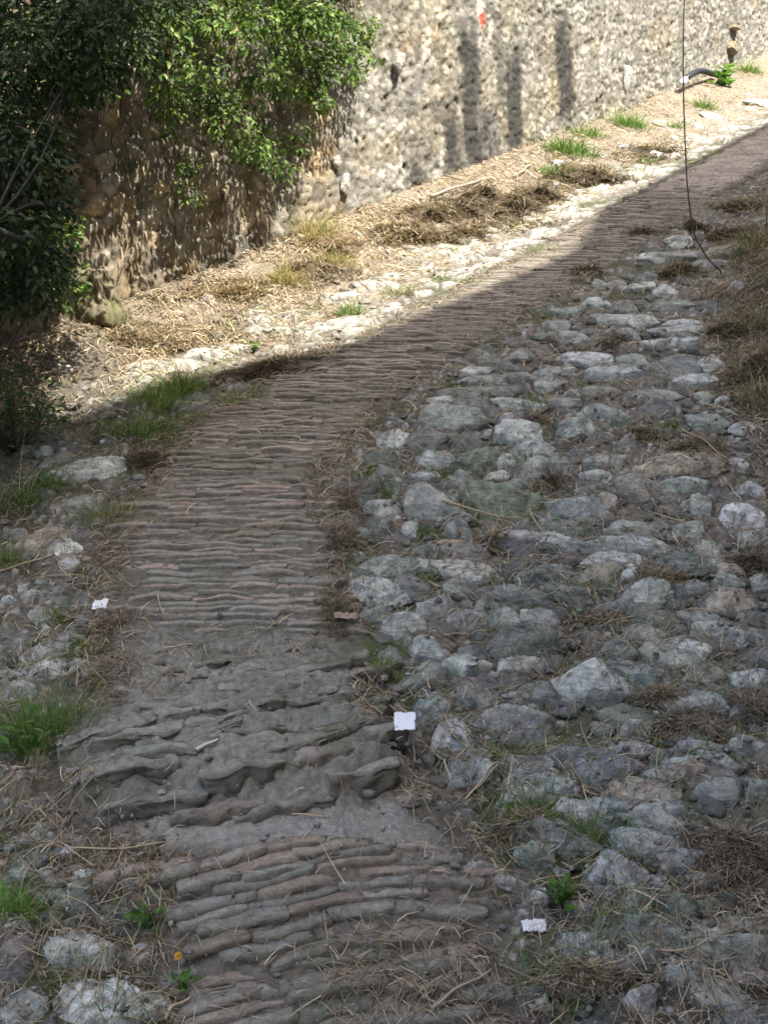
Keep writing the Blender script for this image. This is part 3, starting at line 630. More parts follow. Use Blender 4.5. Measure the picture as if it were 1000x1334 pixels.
def build_stones():
    H = hit([s[0] for s in STONES], [min(s[1] + 0.22 * s[3], 1420) for s in STONES], zground)
    allV = []
    for i, (s, P) in enumerate(zip(STONES, H)):
        u, v, w, h, rot, tone, kind = s
        d = w2p(*P)[2]; sg, gxx, gyy = ray_sin(u, v, P[0], P[1]); cg = math.sqrt(1 - sg * sg)
        wm, hm = w * d / F * 1.16, h * d / F * .98
        top = {'d': 0.215, 's': 0.10, 'k': 0.27, 'r': 0.175}[kind] * wm
        top = min(top, 0.5 * hm / cg, 0.11)
        dep = max((hm - 0.55 * top * cg) / sg, 0.42 * wm); dep = min(dep, 1.3 * wm) * .9
        a, b = wm / 2, dep / 2; c = top * 1.15 + 0.02 * min(1, wm / .1)
        lit_ = w * h
        sub = 5 if w > 60 and v > 560 else (4 if w > 24 else 3)
        V, Fc = rock(1000 + i * 17, a, b, c, kind, sub)
        ry = -math.sin(R(rot)) / max(sg, .3); ang = math.atan2(ry, math.cos(R(rot))) + RNG.normal() * 0.06
        ca, sa = math.cos(ang), math.sin(ang)
        V = np.stack([V[:, 0] * ca - V[:, 1] * sa, V[:, 0] * sa + V[:, 1] * ca, V[:, 2]], -1)
        V[:, 2] += np.clip(gxx, -.5, .5) * V[:, 0] + np.clip(gyy, -.5, .5) * V[:, 1]
        z0 = P[2] + top - V[:, 2].max() * 0.0 - c + (0.008 if kind == 's' else 0.002)
        me = mesh('cobblestone', V, Fc, None, MAT_STONE)
        o = link('cobblestone', me, label=SLAB[i], category='cobblestone', group='cobbles and stones set in the lane')
        o.location = (P[0], P[1], z0)
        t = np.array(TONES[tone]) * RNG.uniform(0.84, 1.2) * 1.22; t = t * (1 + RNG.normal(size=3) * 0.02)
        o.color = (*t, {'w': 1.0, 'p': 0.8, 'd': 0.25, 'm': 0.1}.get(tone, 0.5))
        allV.append(V + np.array([P[0], P[1], z0]))
    return np.concatenate(allV)
STV = build_stones()
splat(STV)
# close pinholes of the height map a little
for ax in (0, 1): HM = np.maximum(HM, (np.roll(HM, 1, ax) + np.roll(HM, -1, ax)) / 2)

# ------------------------------------------------------------------ rubble wall
def wpt(t, h, out=0.0):                 # along the wall from pixel (100, 412), up, out towards the road
    t = np.asarray(t, float)
    return np.stack([WP[0][0] + WDIR[0] * t + WNRM[0] * out, WP[0][1] + WDIR[1] * t + WNRM[1] * out, WP[0][2] + WSLOPE * t + h + 0 * t], -1)
def wall_at(u, v):                      # (t, h) of the wall face behind a pixel
    r = p2w(u, v, 1.0); M = np.array([[r[0], -WDIR[0]], [r[1], -WDIR[1]]]); k, t = np.linalg.solve(M, WP[0][:2])
    return t, k * r[2] - WP[0][2] - WSLOPE * t
WCUT = 46.0
def build_wall():
    ts = [-3.2]
    while ts[-1] < WCUT: ts.append(ts[-1] + 0.0019 * max(7.0, 7.5 + 0.85 * ts[-1]))
    ts = np.array(ts); hs = np.concatenate([np.arange(-0.7, -0.1, 0.05), np.arange(-0.1, 3.4, 0.0155), np.arange(3.4, 5.01, 0.08)])
    T, Hh = np.meshgrid(ts, hs, indexing='ij'); t, h = T.ravel(), Hh.ravel()
    w1 = fbm2(t * 4, h * 4, 3, 80); w2 = fbm2(t * 4 + 30, h * 4, 3, 81)
    f1, f2, ia, ib = voro(t * 7.5 + 0.5 * w1, h * 10 + 0.5 * w2, 82)
    g1, g2, ja, jb = voro(t * 17 + 0.4 * w1, h * 24 + .4 * w2, 83)
    k1, k2, ka, kb = voro(t * 40, h * 46, 84)
    render_ = sst(-0.15, 0.35, fbm2(t * 0.9, h * 1.1, 4, 85) + 0.12 + 0.25 * sst(1.5, 5, t) + 0.25 - 0.75 * sst(3.0, 1.9, t))    # old mortar smeared over the stones
    e1 = np.clip((f2 - f1) * 3.0, 0, 1) ** 0.6; e2 = np.clip((g2 - g1) * 2.6, 0, 1) ** 0.6
    big = e1 * (0.3 + 0.9 * ia); sm = e2 * (ja * 1.1)
    rel = 0.040 * big + 0.022 * sm + 0.010 * fbm2(t * 20, h * 20, 4, 86)
    pn = fbm2(t * 21 + 0.6 * w1, h * 27, 4, 95); pit = sst(0.16, 0.40, pn); pn2 = fbm2(t * 9 + 5, h * 13, 4, 96); gash = sst(0.30, 0.48, pn2)
    e3 = np.clip((g2 - g1) * 5.5, 0, 1)
    relr = 0.020 * fbm2(t * 7, h * 7, 5, 87) + 0.014 * e3 * ja * (ja > .45) + 0.010 * fbm2(t * 33, h * 33, 4, 88) - 0.015 * pit - 0.024 * gash
    rel = 0.030 * np.clip((f2 - f1) * 5, 0, 1) * (0.3 + .9 * ia) + 0.014 * e3 * ja + 0.018 * fbm2(t * 14, h * 14, 5, 86) - 0.030 * gash
    out = rel * (1 - render_) + relr * render_
    out = out * 0.52 + (0.0045 * fbm2(t * 75, h * 75, 3, 97) - 0.010 * sst(.2, .5, fbm2(t * 48, h * 55, 3, 98))) * sst(.5, 3, t); batter = -0.05 * h
    st = 0.19 + 0.21 * ia
    c = np.stack([st * 1.03, st * 0.99, st * 0.90], -1)
    c = mixc(c, c * np.array([1.1, 1.0, .85]), (ib > .7) * 1.0)
    mort = mixc((0.215, 0.208, 0.182), (0.315, 0.305, 0.265), .5 + .5 * fbm2(t * 6, h * 6, 4, 90))
    c = mixc(mort * 0.92, c, np.clip(e1 * 1.4, 0, 1))
    cr = mixc(mort, np.stack([0.15 + 0.36 * jb, 0.145 + 0.345 * jb, 0.125 + 0.30 * jb], -1), (ja > .55) * np.clip(e2 * 1.5, 0, 1))
    c = mixc(c, cr, render_ * 0.95)
    c = mixc(c, np.array([.15, .135, .11]), np.clip(pit * .3 + gash * .4, 0, .6))
    c = mixc(c, c * np.array([1.05, 0.97, 0.78]), sst(0.05, .5, fbm2(t * 1.3 + 7, h * 1.6, 3, 91)) * .45)
    patch_ = (0.80 + 0.40 * ia * np.clip(e1 * 1.5, 0, 1)) * (0.86 + 0.28 * jb * np.clip(e2 * 1.5, 0, 1)) * (1 + .16 * fbm2(t * 1.6, h * 2.2, 4, 99)); c = c * patch_[:, None]
    c = mixc(c, c * np.array([1.1, .98, .8]), sst(.1, .4, fbm2(t * 2.5 + 3, h * 3, 4, 100)) * .6)
    left_brown = sst(2.9, 1.6, t) * (0.55 + .45 * fbm2(t * 5, h * .8, 3, 92))             # left end tinted earth-brown in vertical runs
    c = mixc(c, c * np.array([0.80, 0.69, 0.52]), np.clip(left_brown, 0, 1))
    # black soft-edged streaks coloured into the face, running down it
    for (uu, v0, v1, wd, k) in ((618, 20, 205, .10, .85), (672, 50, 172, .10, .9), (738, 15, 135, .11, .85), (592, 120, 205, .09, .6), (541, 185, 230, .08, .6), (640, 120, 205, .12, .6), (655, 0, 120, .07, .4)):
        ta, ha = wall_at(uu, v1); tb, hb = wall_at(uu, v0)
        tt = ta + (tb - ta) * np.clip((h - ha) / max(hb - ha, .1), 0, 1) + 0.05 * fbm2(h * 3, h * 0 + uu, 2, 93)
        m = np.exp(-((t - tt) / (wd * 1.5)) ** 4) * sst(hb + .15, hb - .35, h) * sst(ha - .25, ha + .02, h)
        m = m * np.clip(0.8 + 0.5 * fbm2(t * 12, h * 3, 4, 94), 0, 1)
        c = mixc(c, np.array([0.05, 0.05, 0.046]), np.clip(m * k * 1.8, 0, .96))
    # a dab of red and white paint left on the wall
    ta, ha = wall_at(636, 21); c = mixc(c, np.array([0.55, 0.09, 0.07]), (np.hypot((t - ta) / .055, (h - ha) / .075) + .3 * w1 < 1) * 0.9)
    ta, ha = wall_at(634, 3); c = mixc(c, np.array([0.6, 0.58, 0.53]), (np.hypot((t - ta) / .07, (h - ha) / .09) + .3 * w2 < 1) * 0.8)
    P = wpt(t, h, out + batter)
    nr, nc = len(ts), len(hs)
    Fq = gridfaces(nr, nc)
    # top, back: closes it to a 0.55 m thick wall
    top = np.arange(nr) * nc + nc - 1; bot = np.arange(nr) * nc
    Bt = wpt(ts, 5.0, -0.8); Bb = wpt(ts, -0.7, -0.8); b0 = len(P); P = np.vstack([P, Bt, Bb])
    c = np.vstack([c, np.full((2 * nr, 3), .3)])
    i = np.arange(nr - 1)
    F2 = np.concatenate([np.stack([top[i], top[i + 1], b0 + i + 1, b0 + i], -1), np.stack([b0 + i, b0 + i + 1, b0 + nr + i + 1, b0 + nr + i], -1)])
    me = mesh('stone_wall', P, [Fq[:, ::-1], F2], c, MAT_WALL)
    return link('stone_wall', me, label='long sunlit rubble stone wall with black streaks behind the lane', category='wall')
WALL = build_wall()

# ------------------------------------------------------------------ blades, leaves
def ribbons(P0, dirs, L, wid, lift, droop, conform=False, seg=3, taper=0.15, side=None):
    """P0 (n,3), dirs (n,3) unit start directions; bends by droop; returns V, F (quads)"""
    n = len(P0); k = seg + 1; tt = np.linspace(0, 1, k)
    pos = np.zeros((n, k, 3)); cur = P0.copy(); d = dirs.copy(); pos[:, 0] = cur
    for j in range(1, k):
        d = d + droop / seg; d /= np.linalg.norm(d, axis=1)[:, None]
        cur = cur + d * (L / seg)[:, None]; pos[:, j] = cur
    if conform:
        for j in range(k):
            zz = height(pos[:, j, 0], pos[:, j, 1]); pos[:, j, 2] = zz + lift * (0.5 + np.sin(np.pi * tt[j]))
        for j in range(1, k): pos[:, j, 2] = np.clip(pos[:, j, 2], pos[:, j - 1, 2] - .16 * L, pos[:, j - 1, 2] + .2 * L)
        pos[:, 1:-1, 2] = np.maximum(pos[:, 1:-1, 2], (pos[:, :-2, 2] + pos[:, 2:, 2]) / 2)
    if side is None:
        side = np.cross(dirs, np.array([0, 0, 1.0])); bad = np.linalg.norm(side, axis=1) < .05; side[bad] = (1, 0, 0)
        side /= np.linalg.norm(side, axis=1)[:, None]
    ws = wid[:, None] * (1 - (1 - taper) * tt[None, :] ** 1.5) * 0.5
    V = np.stack([pos - side[:, None, :] * ws[..., None], pos + side[:, None, :] * ws[..., None]], 2)   # n,k,2,3
    base = (np.arange(n) * k * 2)[:, None]; j = np.arange(seg)[None, :] * 2
    f = np.stack([base + j, base + j + 1, base + j + 3, base + j + 2], -1).reshape(-1, 4)
    return V.reshape(-1, 3), f, k * 2
def rdir(n, up=0.0, spread=1.0):
    a = RNG.uniform(0, 2 * np.pi, n); d = np.stack([np.cos(a) * spread, np.sin(a) * spread, np.full(n, up)], -1)
    return d / np.linalg.norm(d, axis=1)[:, None]
STRAWC = np.array([[0.33, 0.265, 0.17], [0.25, 0.19, 0.12], [0.16, 0.118, 0.078], [0.42, 0.35, 0.245], [0.11, 0.083, 0.058], [0.21, 0.16, 0.108]])
def straw_cols(n, per, dark=1.0):
    return np.repeat(STRAWC[RNG.integers(0, len(STRAWC), n)] * RNG.uniform(.7, 1.2, (n, 1)) * dark, per, axis=0)
def lying(x, y, L, wid, lift, dark=1.0, dirs=None):
    n = len(x); P = np.stack([x, y, height(x, y)], -1); d = rdir(n) if dirs is None else dirs
    bend = np.stack([-d[:, 1], d[:, 0], 0 * d[:, 0]], -1) * RNG.normal(0, .55, n)[:, None]
    side = np.cross(d, np.array([0, 0, 1.0])) + np.array([0, 0, 1.0]) * RNG.normal(0, .5, n)[:, None]; side /= np.linalg.norm(side, axis=1)[:, None]
    V, f, per = ribbons(P, d, L, wid, lift, bend, True, 3, 0.5, side)
    return V, f, straw_cols(n, per, dark)

def build_litter():
    parts = []
    # density by place: seams beside the strip, between cobbles, the lit rubbish bank, the right bank
    n = 360000
    uu = RNG.uniform(-240, 1240, n); vv = RNG.uniform(90, 1345, n)
    P = hit(uu, vv, zground); x, y = P[:, 0], P[:, 1]
    u, v, d, m, inside, right, left = zones(x, y); b = bankd(x, y)
    nz = fbm2(x * 4, y * 4, 4, 101)
    hm = height(x, y) - zground(x, y)
    dens = np.where(inside > 0.05, 0.025, 0.30)
    dens = np.where(np.abs(inside) < 0.07, 0.55, dens)
    dens = np.where((right > 0) & (hm > 0.05), 0.035, dens)
    dens = np.where(b > -.08, 1.5, dens)
    dens = np.where((left > 0.35) & (y > 5.8), np.where(left > 1.0, 1.6, .9), dens)
    dens = np.where((inside > 0) & (v > 790) & (v < 880), 0.2, dens)
    dens = np.where((inside > 0) & (u > 130) & (u < 250) & (v > 780) & (v < 930), 0.25, dens)
    dens = np.where((inside > 0) & (v > 1110), 0.07, dens)
    dens = np.where((u > 430) & (u < 720) & (v > 1180) & (v < 1334), 0.22, dens)
    dens = np.where((v > 1095) & (v < 1140) & (u > 60) & (u < 620), 0.22, dens)
    dens = dens * sst(-0.55, 0.35, nz) * 1.25
    # fewer far ones per picture area so near and far keep the same blade size
    dens = dens * np.clip((d / 6.0) ** 1.3, 0.2, 1.0)
    keep = RNG.uniform(0, 1, n) < dens * 0.62
    x, y, d, b, left = x[keep], y[keep], d[keep], b[keep], left[keep]; k = len(x)
    L = RNG.gamma(3.0, 0.013, k) + 0.015; L = np.where(RNG.uniform(0, 1, k) < .03, L * 2.4, L)
    wid = RNG.uniform(0.0020, 0.0048, k) * np.clip(d / 5, .85, 2.2)
    V, f, c = lying(x, y, L, wid, RNG.uniform(0.001, 0.012, k))
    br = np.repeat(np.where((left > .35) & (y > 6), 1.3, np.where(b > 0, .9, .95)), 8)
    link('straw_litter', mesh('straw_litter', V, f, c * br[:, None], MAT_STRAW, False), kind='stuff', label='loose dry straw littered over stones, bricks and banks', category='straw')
    # pebbles and grit chips
    n = 5200; uu = RNG.uniform(-20, 1020, n); vv = RNG.uniform(330, 1340, n); P = hit(uu, vv, zground); x, y = P[:, 0], P[:, 1]
    u, v, d, m, inside, right, left = zones(x, y)
    pr = np.where(inside > 0, 0.10, 0.5); pr = np.where((v > 1050) & (v < 1110) & (u > 120) & (u < 620), 0.35, pr); pr = np.where((u > 850) & (v > 560), .9, pr)
    kp = RNG.uniform(0, 1, n) < pr; x, y, d = x[kp], y[kp], d[kp]; D, Fc = ico(1); n = len(x)
    sz = np.minimum(RNG.gamma(2.0, 0.0022, n) + 0.0025, .016)
    ax = RNG.uniform(.6, 1.3, (n, 1, 3)) * np.array([1, 1, .7]); jit = RNG.uniform(.75, 1.2, (n, len(D), 1))
    V = D[None] * jit * ax * sz[:, None, None] + np.stack([x, y, height(x, y) + sz * .2], -1)[:, None, :]
    f = (Fc[None] + (np.arange(n) * len(D))[:, None, None]).reshape(-1, 3)
    g = RNG.uniform(.14, .42, (n, 1)) * np.array([1, .97, .9]); g = np.where(RNG.uniform(0, 1, (n, 1)) < .02, .5, g) * .8
    link('pebbles', mesh('pebbles', V.reshape(-1, 3), f, np.repeat(g, len(D), 0), MAT_GROUND, False), kind='stuff', label='loose pebbles and grit chips between the stones', category='pebbles')
    # thin green seed grass and moss between cobbles
    n = 30000; uu = RNG.uniform(-20, 1020, n); vv = RNG.uniform(330, 1340, n); P = hit(uu, vv, zground); x, y = P[:, 0], P[:, 1]
    u, v, d, m, inside, right, left = zones(x, y); hm = height(x, y) - zground(x, y); b = bankd(x, y)
    nz = fbm2(x * 5 + 40, y * 5, 4, 111)
    pr = sst(0.0, 0.28, nz) * np.where(inside > .03, 0.0, 1) * (hm < .08) * np.where((right > 0) | (left > 0), 1, 0) * np.where(b > 0, .7, 1)
    kp = RNG.uniform(0, 1, n) < pr * .9; x, y = x[kp], y[kp]; n = len(x)
    P = np.stack([x, y, height(x, y) - .004], -1)
    V, f, per = ribbons(P, rdir(n, RNG.uniform(.5, 2.0), .9), RNG.uniform(.015, .055, n), RNG.uniform(.0018, .0032, n), 0, rdir(n, -.3) * .5)
    g = np.array([[.08, .17, .028], [.06, .13, .022], [.11, .17, .04]])[RNG.integers(0, 3, n)] * RNG.uniform(.7, 1.2, (n, 1))
    link('sparse_grass', mesh('sparse_grass', V, f, np.repeat(g, per, 0), MAT_GRASS, False), kind='stuff', label='sparse short grass sprouting between the stones', category='grass')
def small_stones():
    n = 14000; uu = RNG.uniform(-20, 1020, n); vv = RNG.uniform(300, 1340, n); P = hit(uu, vv, zground); x, y = P[:, 0], P[:, 1]
    u, v, d, m, inside, right, left = zones(x, y); b = bankd(x, y); hm = height(x, y) - zground(x, y)
    ok = (inside < -.03) & (hm < .035) & (b < .05) & ((right > .05) | ((left > .05) & (left < .8))) & (RNG.uniform(0, 1, n) < np.where(left > 0, .18, 1.0))
    x, y, d, left = x[ok], y[ok], d[ok], left[ok]; used = set(); parts = []; k = 0; tn = list('pggddbbtkm')
    for i in range(len(x)):
        cell = (int(x[i] / .07), int(y[i] / .09))
        if cell in used or k > 1300: continue
        used.add(cell); k += 1
        w = float(np.clip(RNG.gamma(4, .0125), .025, .09)); dep = w * RNG.uniform(.55, 1.0); top = w * RNG.uniform(.1, .26)
        z_off = gapdepth(x[i:i+1], y[i:i+1], np.array([.3]) if left[i] < 0 else np.array([-1.]), np.array([-1.]))[0]
        V, Fc = rock(5000 + i, w / 2, dep / 2, top * 1.4, random.choice('dsskr'), 3 if w > .05 else 2)
        a = RNG.normal() * .4; ca, sa = math.cos(a), math.sin(a); V = np.stack([V[:, 0] * ca - V[:, 1] * sa, V[:, 0] * sa + V[:, 1] * ca, V[:, 2]], -1)
        z0 = zground(x[i:i + 1], y[i:i + 1])[0]; V[:, 2] += .25 * V[:, 1] + z0 - top * .3 - z_off * .8; V[:, 0] += x[i]; V[:, 1] += y[i]
        t = np.array(TONES[random.choice(tn)]) * RNG.uniform(.6, 1.0)
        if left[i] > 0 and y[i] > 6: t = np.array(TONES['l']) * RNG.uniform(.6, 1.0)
        cc = np.tile(t, (len(V), 1)); cc = mixc(cc, np.array([.10, .08, .058]), sst(z0 + .012, z0 - .004, V[:, 2])[:] * .0 + sst(.1, .5, fbm3(V * 14, 3, 5)) * .6)
        parts.append((V, [Fc], cc))
    V, f, c = merge(parts); link('small_stones', mesh('small_stones', V, f, c, MAT_GROUND), kind='stuff', label='small stones packed in the earth between the big cobbles', category='stones'); splat(V)
small_stones()
def bank_grass():
    n = 110000; uu = RNG.uniform(820, 1420, n); vv = RNG.uniform(180, 900, n); P = hit(uu, vv, zground); x, y = P[:, 0], P[:, 1]; b = bankd(x, y)
    nz = fbm2(x * 3.5, y * 3.5, 4, 131); d = w2p(x, y, P[:, 2])[2]
    kp = RNG.uniform(0, 1, n) < sst(-0.05, 0.12, b + .12 * nz) * np.clip(.55 + .9 * nz, .1, 1) * np.clip(d / 6, .3, 1); x, y, d, nz = x[kp], y[kp], d[kp], nz[kp]; n = len(x)
    P = np.stack([x, y, height(x, y) - .01], -1); dr = rdir(n, RNG.uniform(.1, 1.2, n)); dr[:, 0] -= .35; dr /= np.linalg.norm(dr, axis=1)[:, None]
    V, f, per = ribbons(P, dr, RNG.uniform(.05, .17, n), RNG.uniform(.002, .004, n) * np.clip(d / 6, .9, 2), 0, rdir(n, -.8) * .9, seg=3, taper=.2)
    c = STRAWC[RNG.integers(0, 6, n)] * RNG.uniform(.6, 1.15, (n, 1)); g = fbm2(x * 2.2 + 9, y * 2.2, 3, 132) > .18
    c[g] = np.array([.06, .095, .025]) * RNG.uniform(.6, 1.3, (g.sum(), 1))
    link('bank_grass', mesh('bank_grass', V, f, np.repeat(c, per, 0), MAT_GRASS, False), kind='stuff', label='rank dry and green grass covering the shady bank', category='grass')
build_litter()
bank_grass()

GREEN = np.array([[0.095, 0.22, 0.03], [0.07, 0.17, 0.022], [0.13, 0.25, 0.04], [0.14, 0.20, 0.05]])
def tuft(u, v, w, h, label, n=130, tone=1.0, dry=0.22, wid=0.0030, cols=None, group='grass tufts along the lane', lean=None):
    P = hit([u], [min(v + h * .4, 1400)], zground)[0]; d = w2p(*P)[2]; wm, hm = w * d / F, h * d / F
    n = int(n * 3.0); q = RNG.normal(size=(n, 2)) * np.array([wm * .30, wm * .24]); x, y = P[0] + q[:, 0], P[1] + q[:, 1]
    base = np.stack([x, y, height(x, y) - .008], -1); o = np.array([P[0], P[1], P[2]])
    out = np.concatenate([q / (wm * .3), np.zeros((n, 1))], 1) * .3 + rdir(n) * RNG.uniform(.1, 1.0, n)[:, None]
    if lean is not None: out = out + np.array(lean)
    dirs = out + np.array([0, 0, 1.0]); dirs /= np.linalg.norm(dirs, axis=1)[:, None]
    L = hm * RNG.gamma(5, .14, n)
    V, f, per = ribbons(base - o, dirs, L, wid * RNG.uniform(.7, 1.3, n) * min(max(d / 5, .8), 2), 0, out * .9 + np.array([0, 0, -.75]), seg=4, taper=.08, side=np.cross(rdir(n), np.array([0, 0, 1.0])))
    cs = GREEN if cols is None else np.array(cols)
    c = cs[RNG.integers(0, len(cs), n)] * RNG.uniform(.7, 1.25, (n, 1)) * tone
    dr = RNG.uniform(0, 1, n) < dry; c[dr] = STRAWC[RNG.integers(0, 4, dr.sum())]
    g = link('grass_tuft', mesh('grass_tuft', V, f, np.repeat(c, per, 0), MAT_GRASS, False), label=label, category='grass tuft', group=group); g.location = o
    return g
YEL = [[0.30, 0.27, 0.10], [0.38, 0.31, 0.14], [0.20, 0.22, 0.07], [0.42, 0.34, 0.18]]
for a in [(235, 492, 46, 40, 'bright sunlit grass tuft at the end of the dark hay heap', 170), (205, 512, 60, 36, 'sunlit grass tuft just below the brightest verge stones', 170),
          (180, 548, 80, 36, 'wide grass tuft crossing the shadow edge on the verge', 210, .8), (312, 514, 62, 20, 'low grass tuft between the dark hay heap and the brick strip', 150, .8, .35),
          (22, 640, 66, 46, 'tall loose grass tuft on the verge beside the wide pale stone', 200, .75, .3), (64, 618, 40, 34, 'small grass tuft touching the left end of the wide pale stone', 110, .8),
          (140, 660, 66, 40, 'half dry grass tuft hanging onto the brick strip above the tilted slab', 150, .7, .5), (8, 722, 34, 44, 'grass tuft left of the tan tilted slab', 110, .7),
          (72, 800, 22, 14, 'tiny grass tuft on the stone left of the small white rag', 60, .8), (112, 838, 66, 22, 'spreading grass tuft below the small white rag', 120, .75, .15, .004, None, 'grass tufts along the lane', (-.5, -.3, 0)),
          (50, 930, 96, 80, 'big dark grass tussock drooping over the left edge', 330, .7, .12), (20, 1172, 50, 36, 'bright green tussock near the bottom left', 190, 1.15, .05),
          (100, 1266, 76, 14, 'low grass row between the two largest pale boulders', 140, .7, .3), (580, 610, 56, 16, 'low grass tuft left of the mossy stone among the cobbles', 90, .75), (556, 684, 24, 20, 'small upright tuft behind the pale cube stone', 60, .75),
          (700, 522, 36, 16, 'small tuft under the pale sliver stone', 70, .7), (590, 497, 26, 10, 'tiny tuft beside the palest flat stone at the strip edge', 50, .8), (510, 632, 34, 14, 'small tuft above the pale dome beside the bricks', 70, .75),
          (762, 690, 50, 12, 'low tuft lying on the long dark slab', 80, .7), (662, 820, 54, 14, 'low tuft above the big dark rounded stone', 90, .8), (742, 860, 36, 14, 'low tuft above the wide pale boulder', 80, .8),
          (500, 872, 24, 22, 'spiky tuft left of the round grey cobble at the brick edge', 70, .8, .3), (706, 966, 44, 14, 'low bright tuft under the widest pinkish dome', 90, .95), (642, 985, 14, 22, 'slim tuft on the flank of the dark blue boulder', 50, .9),
          (690, 1044, 90, 34, 'widest green tuft at the end of the gritty step', 230, .8, .05), (762, 1076, 44, 26, 'green tuft between two pale ridged stones near the step', 110, .8), (776, 1200, 40, 20, 'green tuft above the pale triangular slab', 100, .75),
          (820, 690, 22, 10, 'tiny tuft above the striped ridge stone', 40, .8), (690, 600, 40, 14, 'low green tuft between two pale grey domes high in the cobbles', 90, .8), (770, 760, 36, 14, 'low green tuft in the middle of the dark cobbles', 90, .8), (640, 755, 34, 12, 'low green tuft below the pale flat grey slab', 80, .8), (850, 960, 36, 14, 'small green tuft under the mossy flat slab', 80, .8), (560, 745, 30, 12, 'small green tuft right of the long grey stone by the bricks', 70, .8), (720, 1140, 30, 16, 'small green tuft left of the streaked tilted block', 80, .75), (480, 605, 30, 14, 'small green tuft where the bricks bend', 70, .8),
          (875, 545, 26, 10, 'tiny leafy tuft above the thatch of hay', 60, .8),
          (456, 400, 30, 22, 'sunlit spiky tuft beside the brown rock on the verge', 90, 1.0, .2), (520, 376, 44, 12, 'yellowish sunlit tuft lying on the verge paving', 100, 1.0, .6), (372, 350, 30, 44, 'tall yellow dry grass clump left of the debris heap', 120, 1, .2, .003, YEL),
          (404, 280, 60, 60, 'tall yellow-green grass growing up against the wall', 150, 1, .1, .003, YEL), (438, 330, 50, 30, 'yellow dry grass clump in front of the wall', 120, 1, .2, .003, YEL), (742, 186, 56, 26, 'dark green tuft at the wall foot below the streaks', 190, .85, .1, .004),
          (820, 152, 40, 26, 'bright green tuft at the wall foot right of the leaning slab', 160, 1.0, .1), (724, 218, 44, 20, 'green tuft spilling from the brown debris heap', 150, .85, .1), (766, 168, 44, 18, 'low green tuft next to the dark one at the wall foot', 120, .9, .1),
          (976, 84, 26, 22, 'pale green weeds at the wall foot beyond the dark pipe', 110, 1.1, .2), (915, 132, 28, 18, 'grass tuft in front of the broad bright weed', 110, .9, .2), (842, 206, 22, 10, 'small tuft on the shaded edge of the upper lane', 60, .8),
          (880, 160, 20, 14, 'small tuft left of the hanging stem by the wall', 60, .9), (620, 365, 40, 8, 'thin sunlit tuft on the upper verge paving', 70, 1, .5), (705, 322, 40, 10, 'thin pale tuft beside the sunlit brick edge', 70, 1, .5),
          (985, 300, 50, 50, 'green clump at the top of the shady bank', 90, .6, .6), (985, 405, 40, 44, 'dark green clump halfway along the shady bank', 80, .5, .6), (990, 500, 50, 60, 'dark clump overhanging the shady bank low down', 80, .45, .6)]:
    tuft(*a)

def heap(u, v, w, h, label, n=700, dark=1.0, tall=0.35, rot=0.0, lab='hay heap', long=1.0):
    P = hit([u], [v + h * .25], zground)[0]; d = w2p(*P)[2]; sg, gxx, gyy = ray_sin(u, v, P[0], P[1]); wm = w * d / F; hm = h * d / F
    top = tall * hm * (1.7 if v < 330 else 1.0); dep = max((hm - top * .5) / sg, .25 * wm)
    n = int(n * 1.8); a = RNG.uniform(0, 2 * np.pi, n); r = np.sqrt(RNG.uniform(0, 1, n)) * (1 + .75 * noise2(a * 1.1, a * 0 + u, 4) + .4 * noise2(a * 3, a * 0 + v, 6)) * np.where(RNG.uniform(0, 1, n) < .18, 1.35, 1); q0 = r * np.cos(a) * wm / 2; q1 = r * np.sin(a) * dep / 2
    ry = -math.sin(R(rot)) / max(sg, .3); an = math.atan2(ry, math.cos(R(rot))); ca, sa = math.cos(an), math.sin(an)
    x, y = P[0] + q0 * ca - q1 * sa, P[1] + q0 * sa + q1 * ca
    lump = 0.65 + 0.6 * fbm2(x * 9, y * 9, 3, 7)
    zz = height(x, y) + top * np.clip(1 - r ** 2, 0, 1) * np.clip(lump, .2, 1.3) * RNG.uniform(.35, 1.05, n)
    dirs = rdir(n, 0.0); dirs[:, 2] += RNG.normal(0.05, .28, n) ; dirs /= np.linalg.norm(dirs, axis=1)[:, None]
    L = (RNG.gamma(3, .02, n) + .025) * long; o = P
    V, f, per = ribbons(np.stack([x, y, zz], -1) - dirs * (L * .5)[:, None] - o, dirs, L, RNG.uniform(.002, .0042, n) * min(max(d / 5, .85), 2.2), 0, rdir(n, -.35) * .9, seg=3, taper=.5)
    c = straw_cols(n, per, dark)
    # matted core so the heap has a body
    D, Fc = ico(3); cr = D * np.array([wm * .30, dep * .30, top * .5]); k = 1 + .55 * fbm3(D * 4 + u, 4, 3); cr = cr * k[:, None]
    cr = np.stack([cr[:, 0] * ca - cr[:, 1] * sa, cr[:, 0] * sa + cr[:, 1] * ca, cr[:, 2]], -1); cr[:, 2] += gxx * cr[:, 0] + gyy * cr[:, 1] - .006
    V, fl, c = merge([(V, [f], c), (cr, [Fc], np.array([.10, .072, .045]) * dark)])
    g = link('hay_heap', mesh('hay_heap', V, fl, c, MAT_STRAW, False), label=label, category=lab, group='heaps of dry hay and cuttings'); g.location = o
    splat(V[::3] + o)
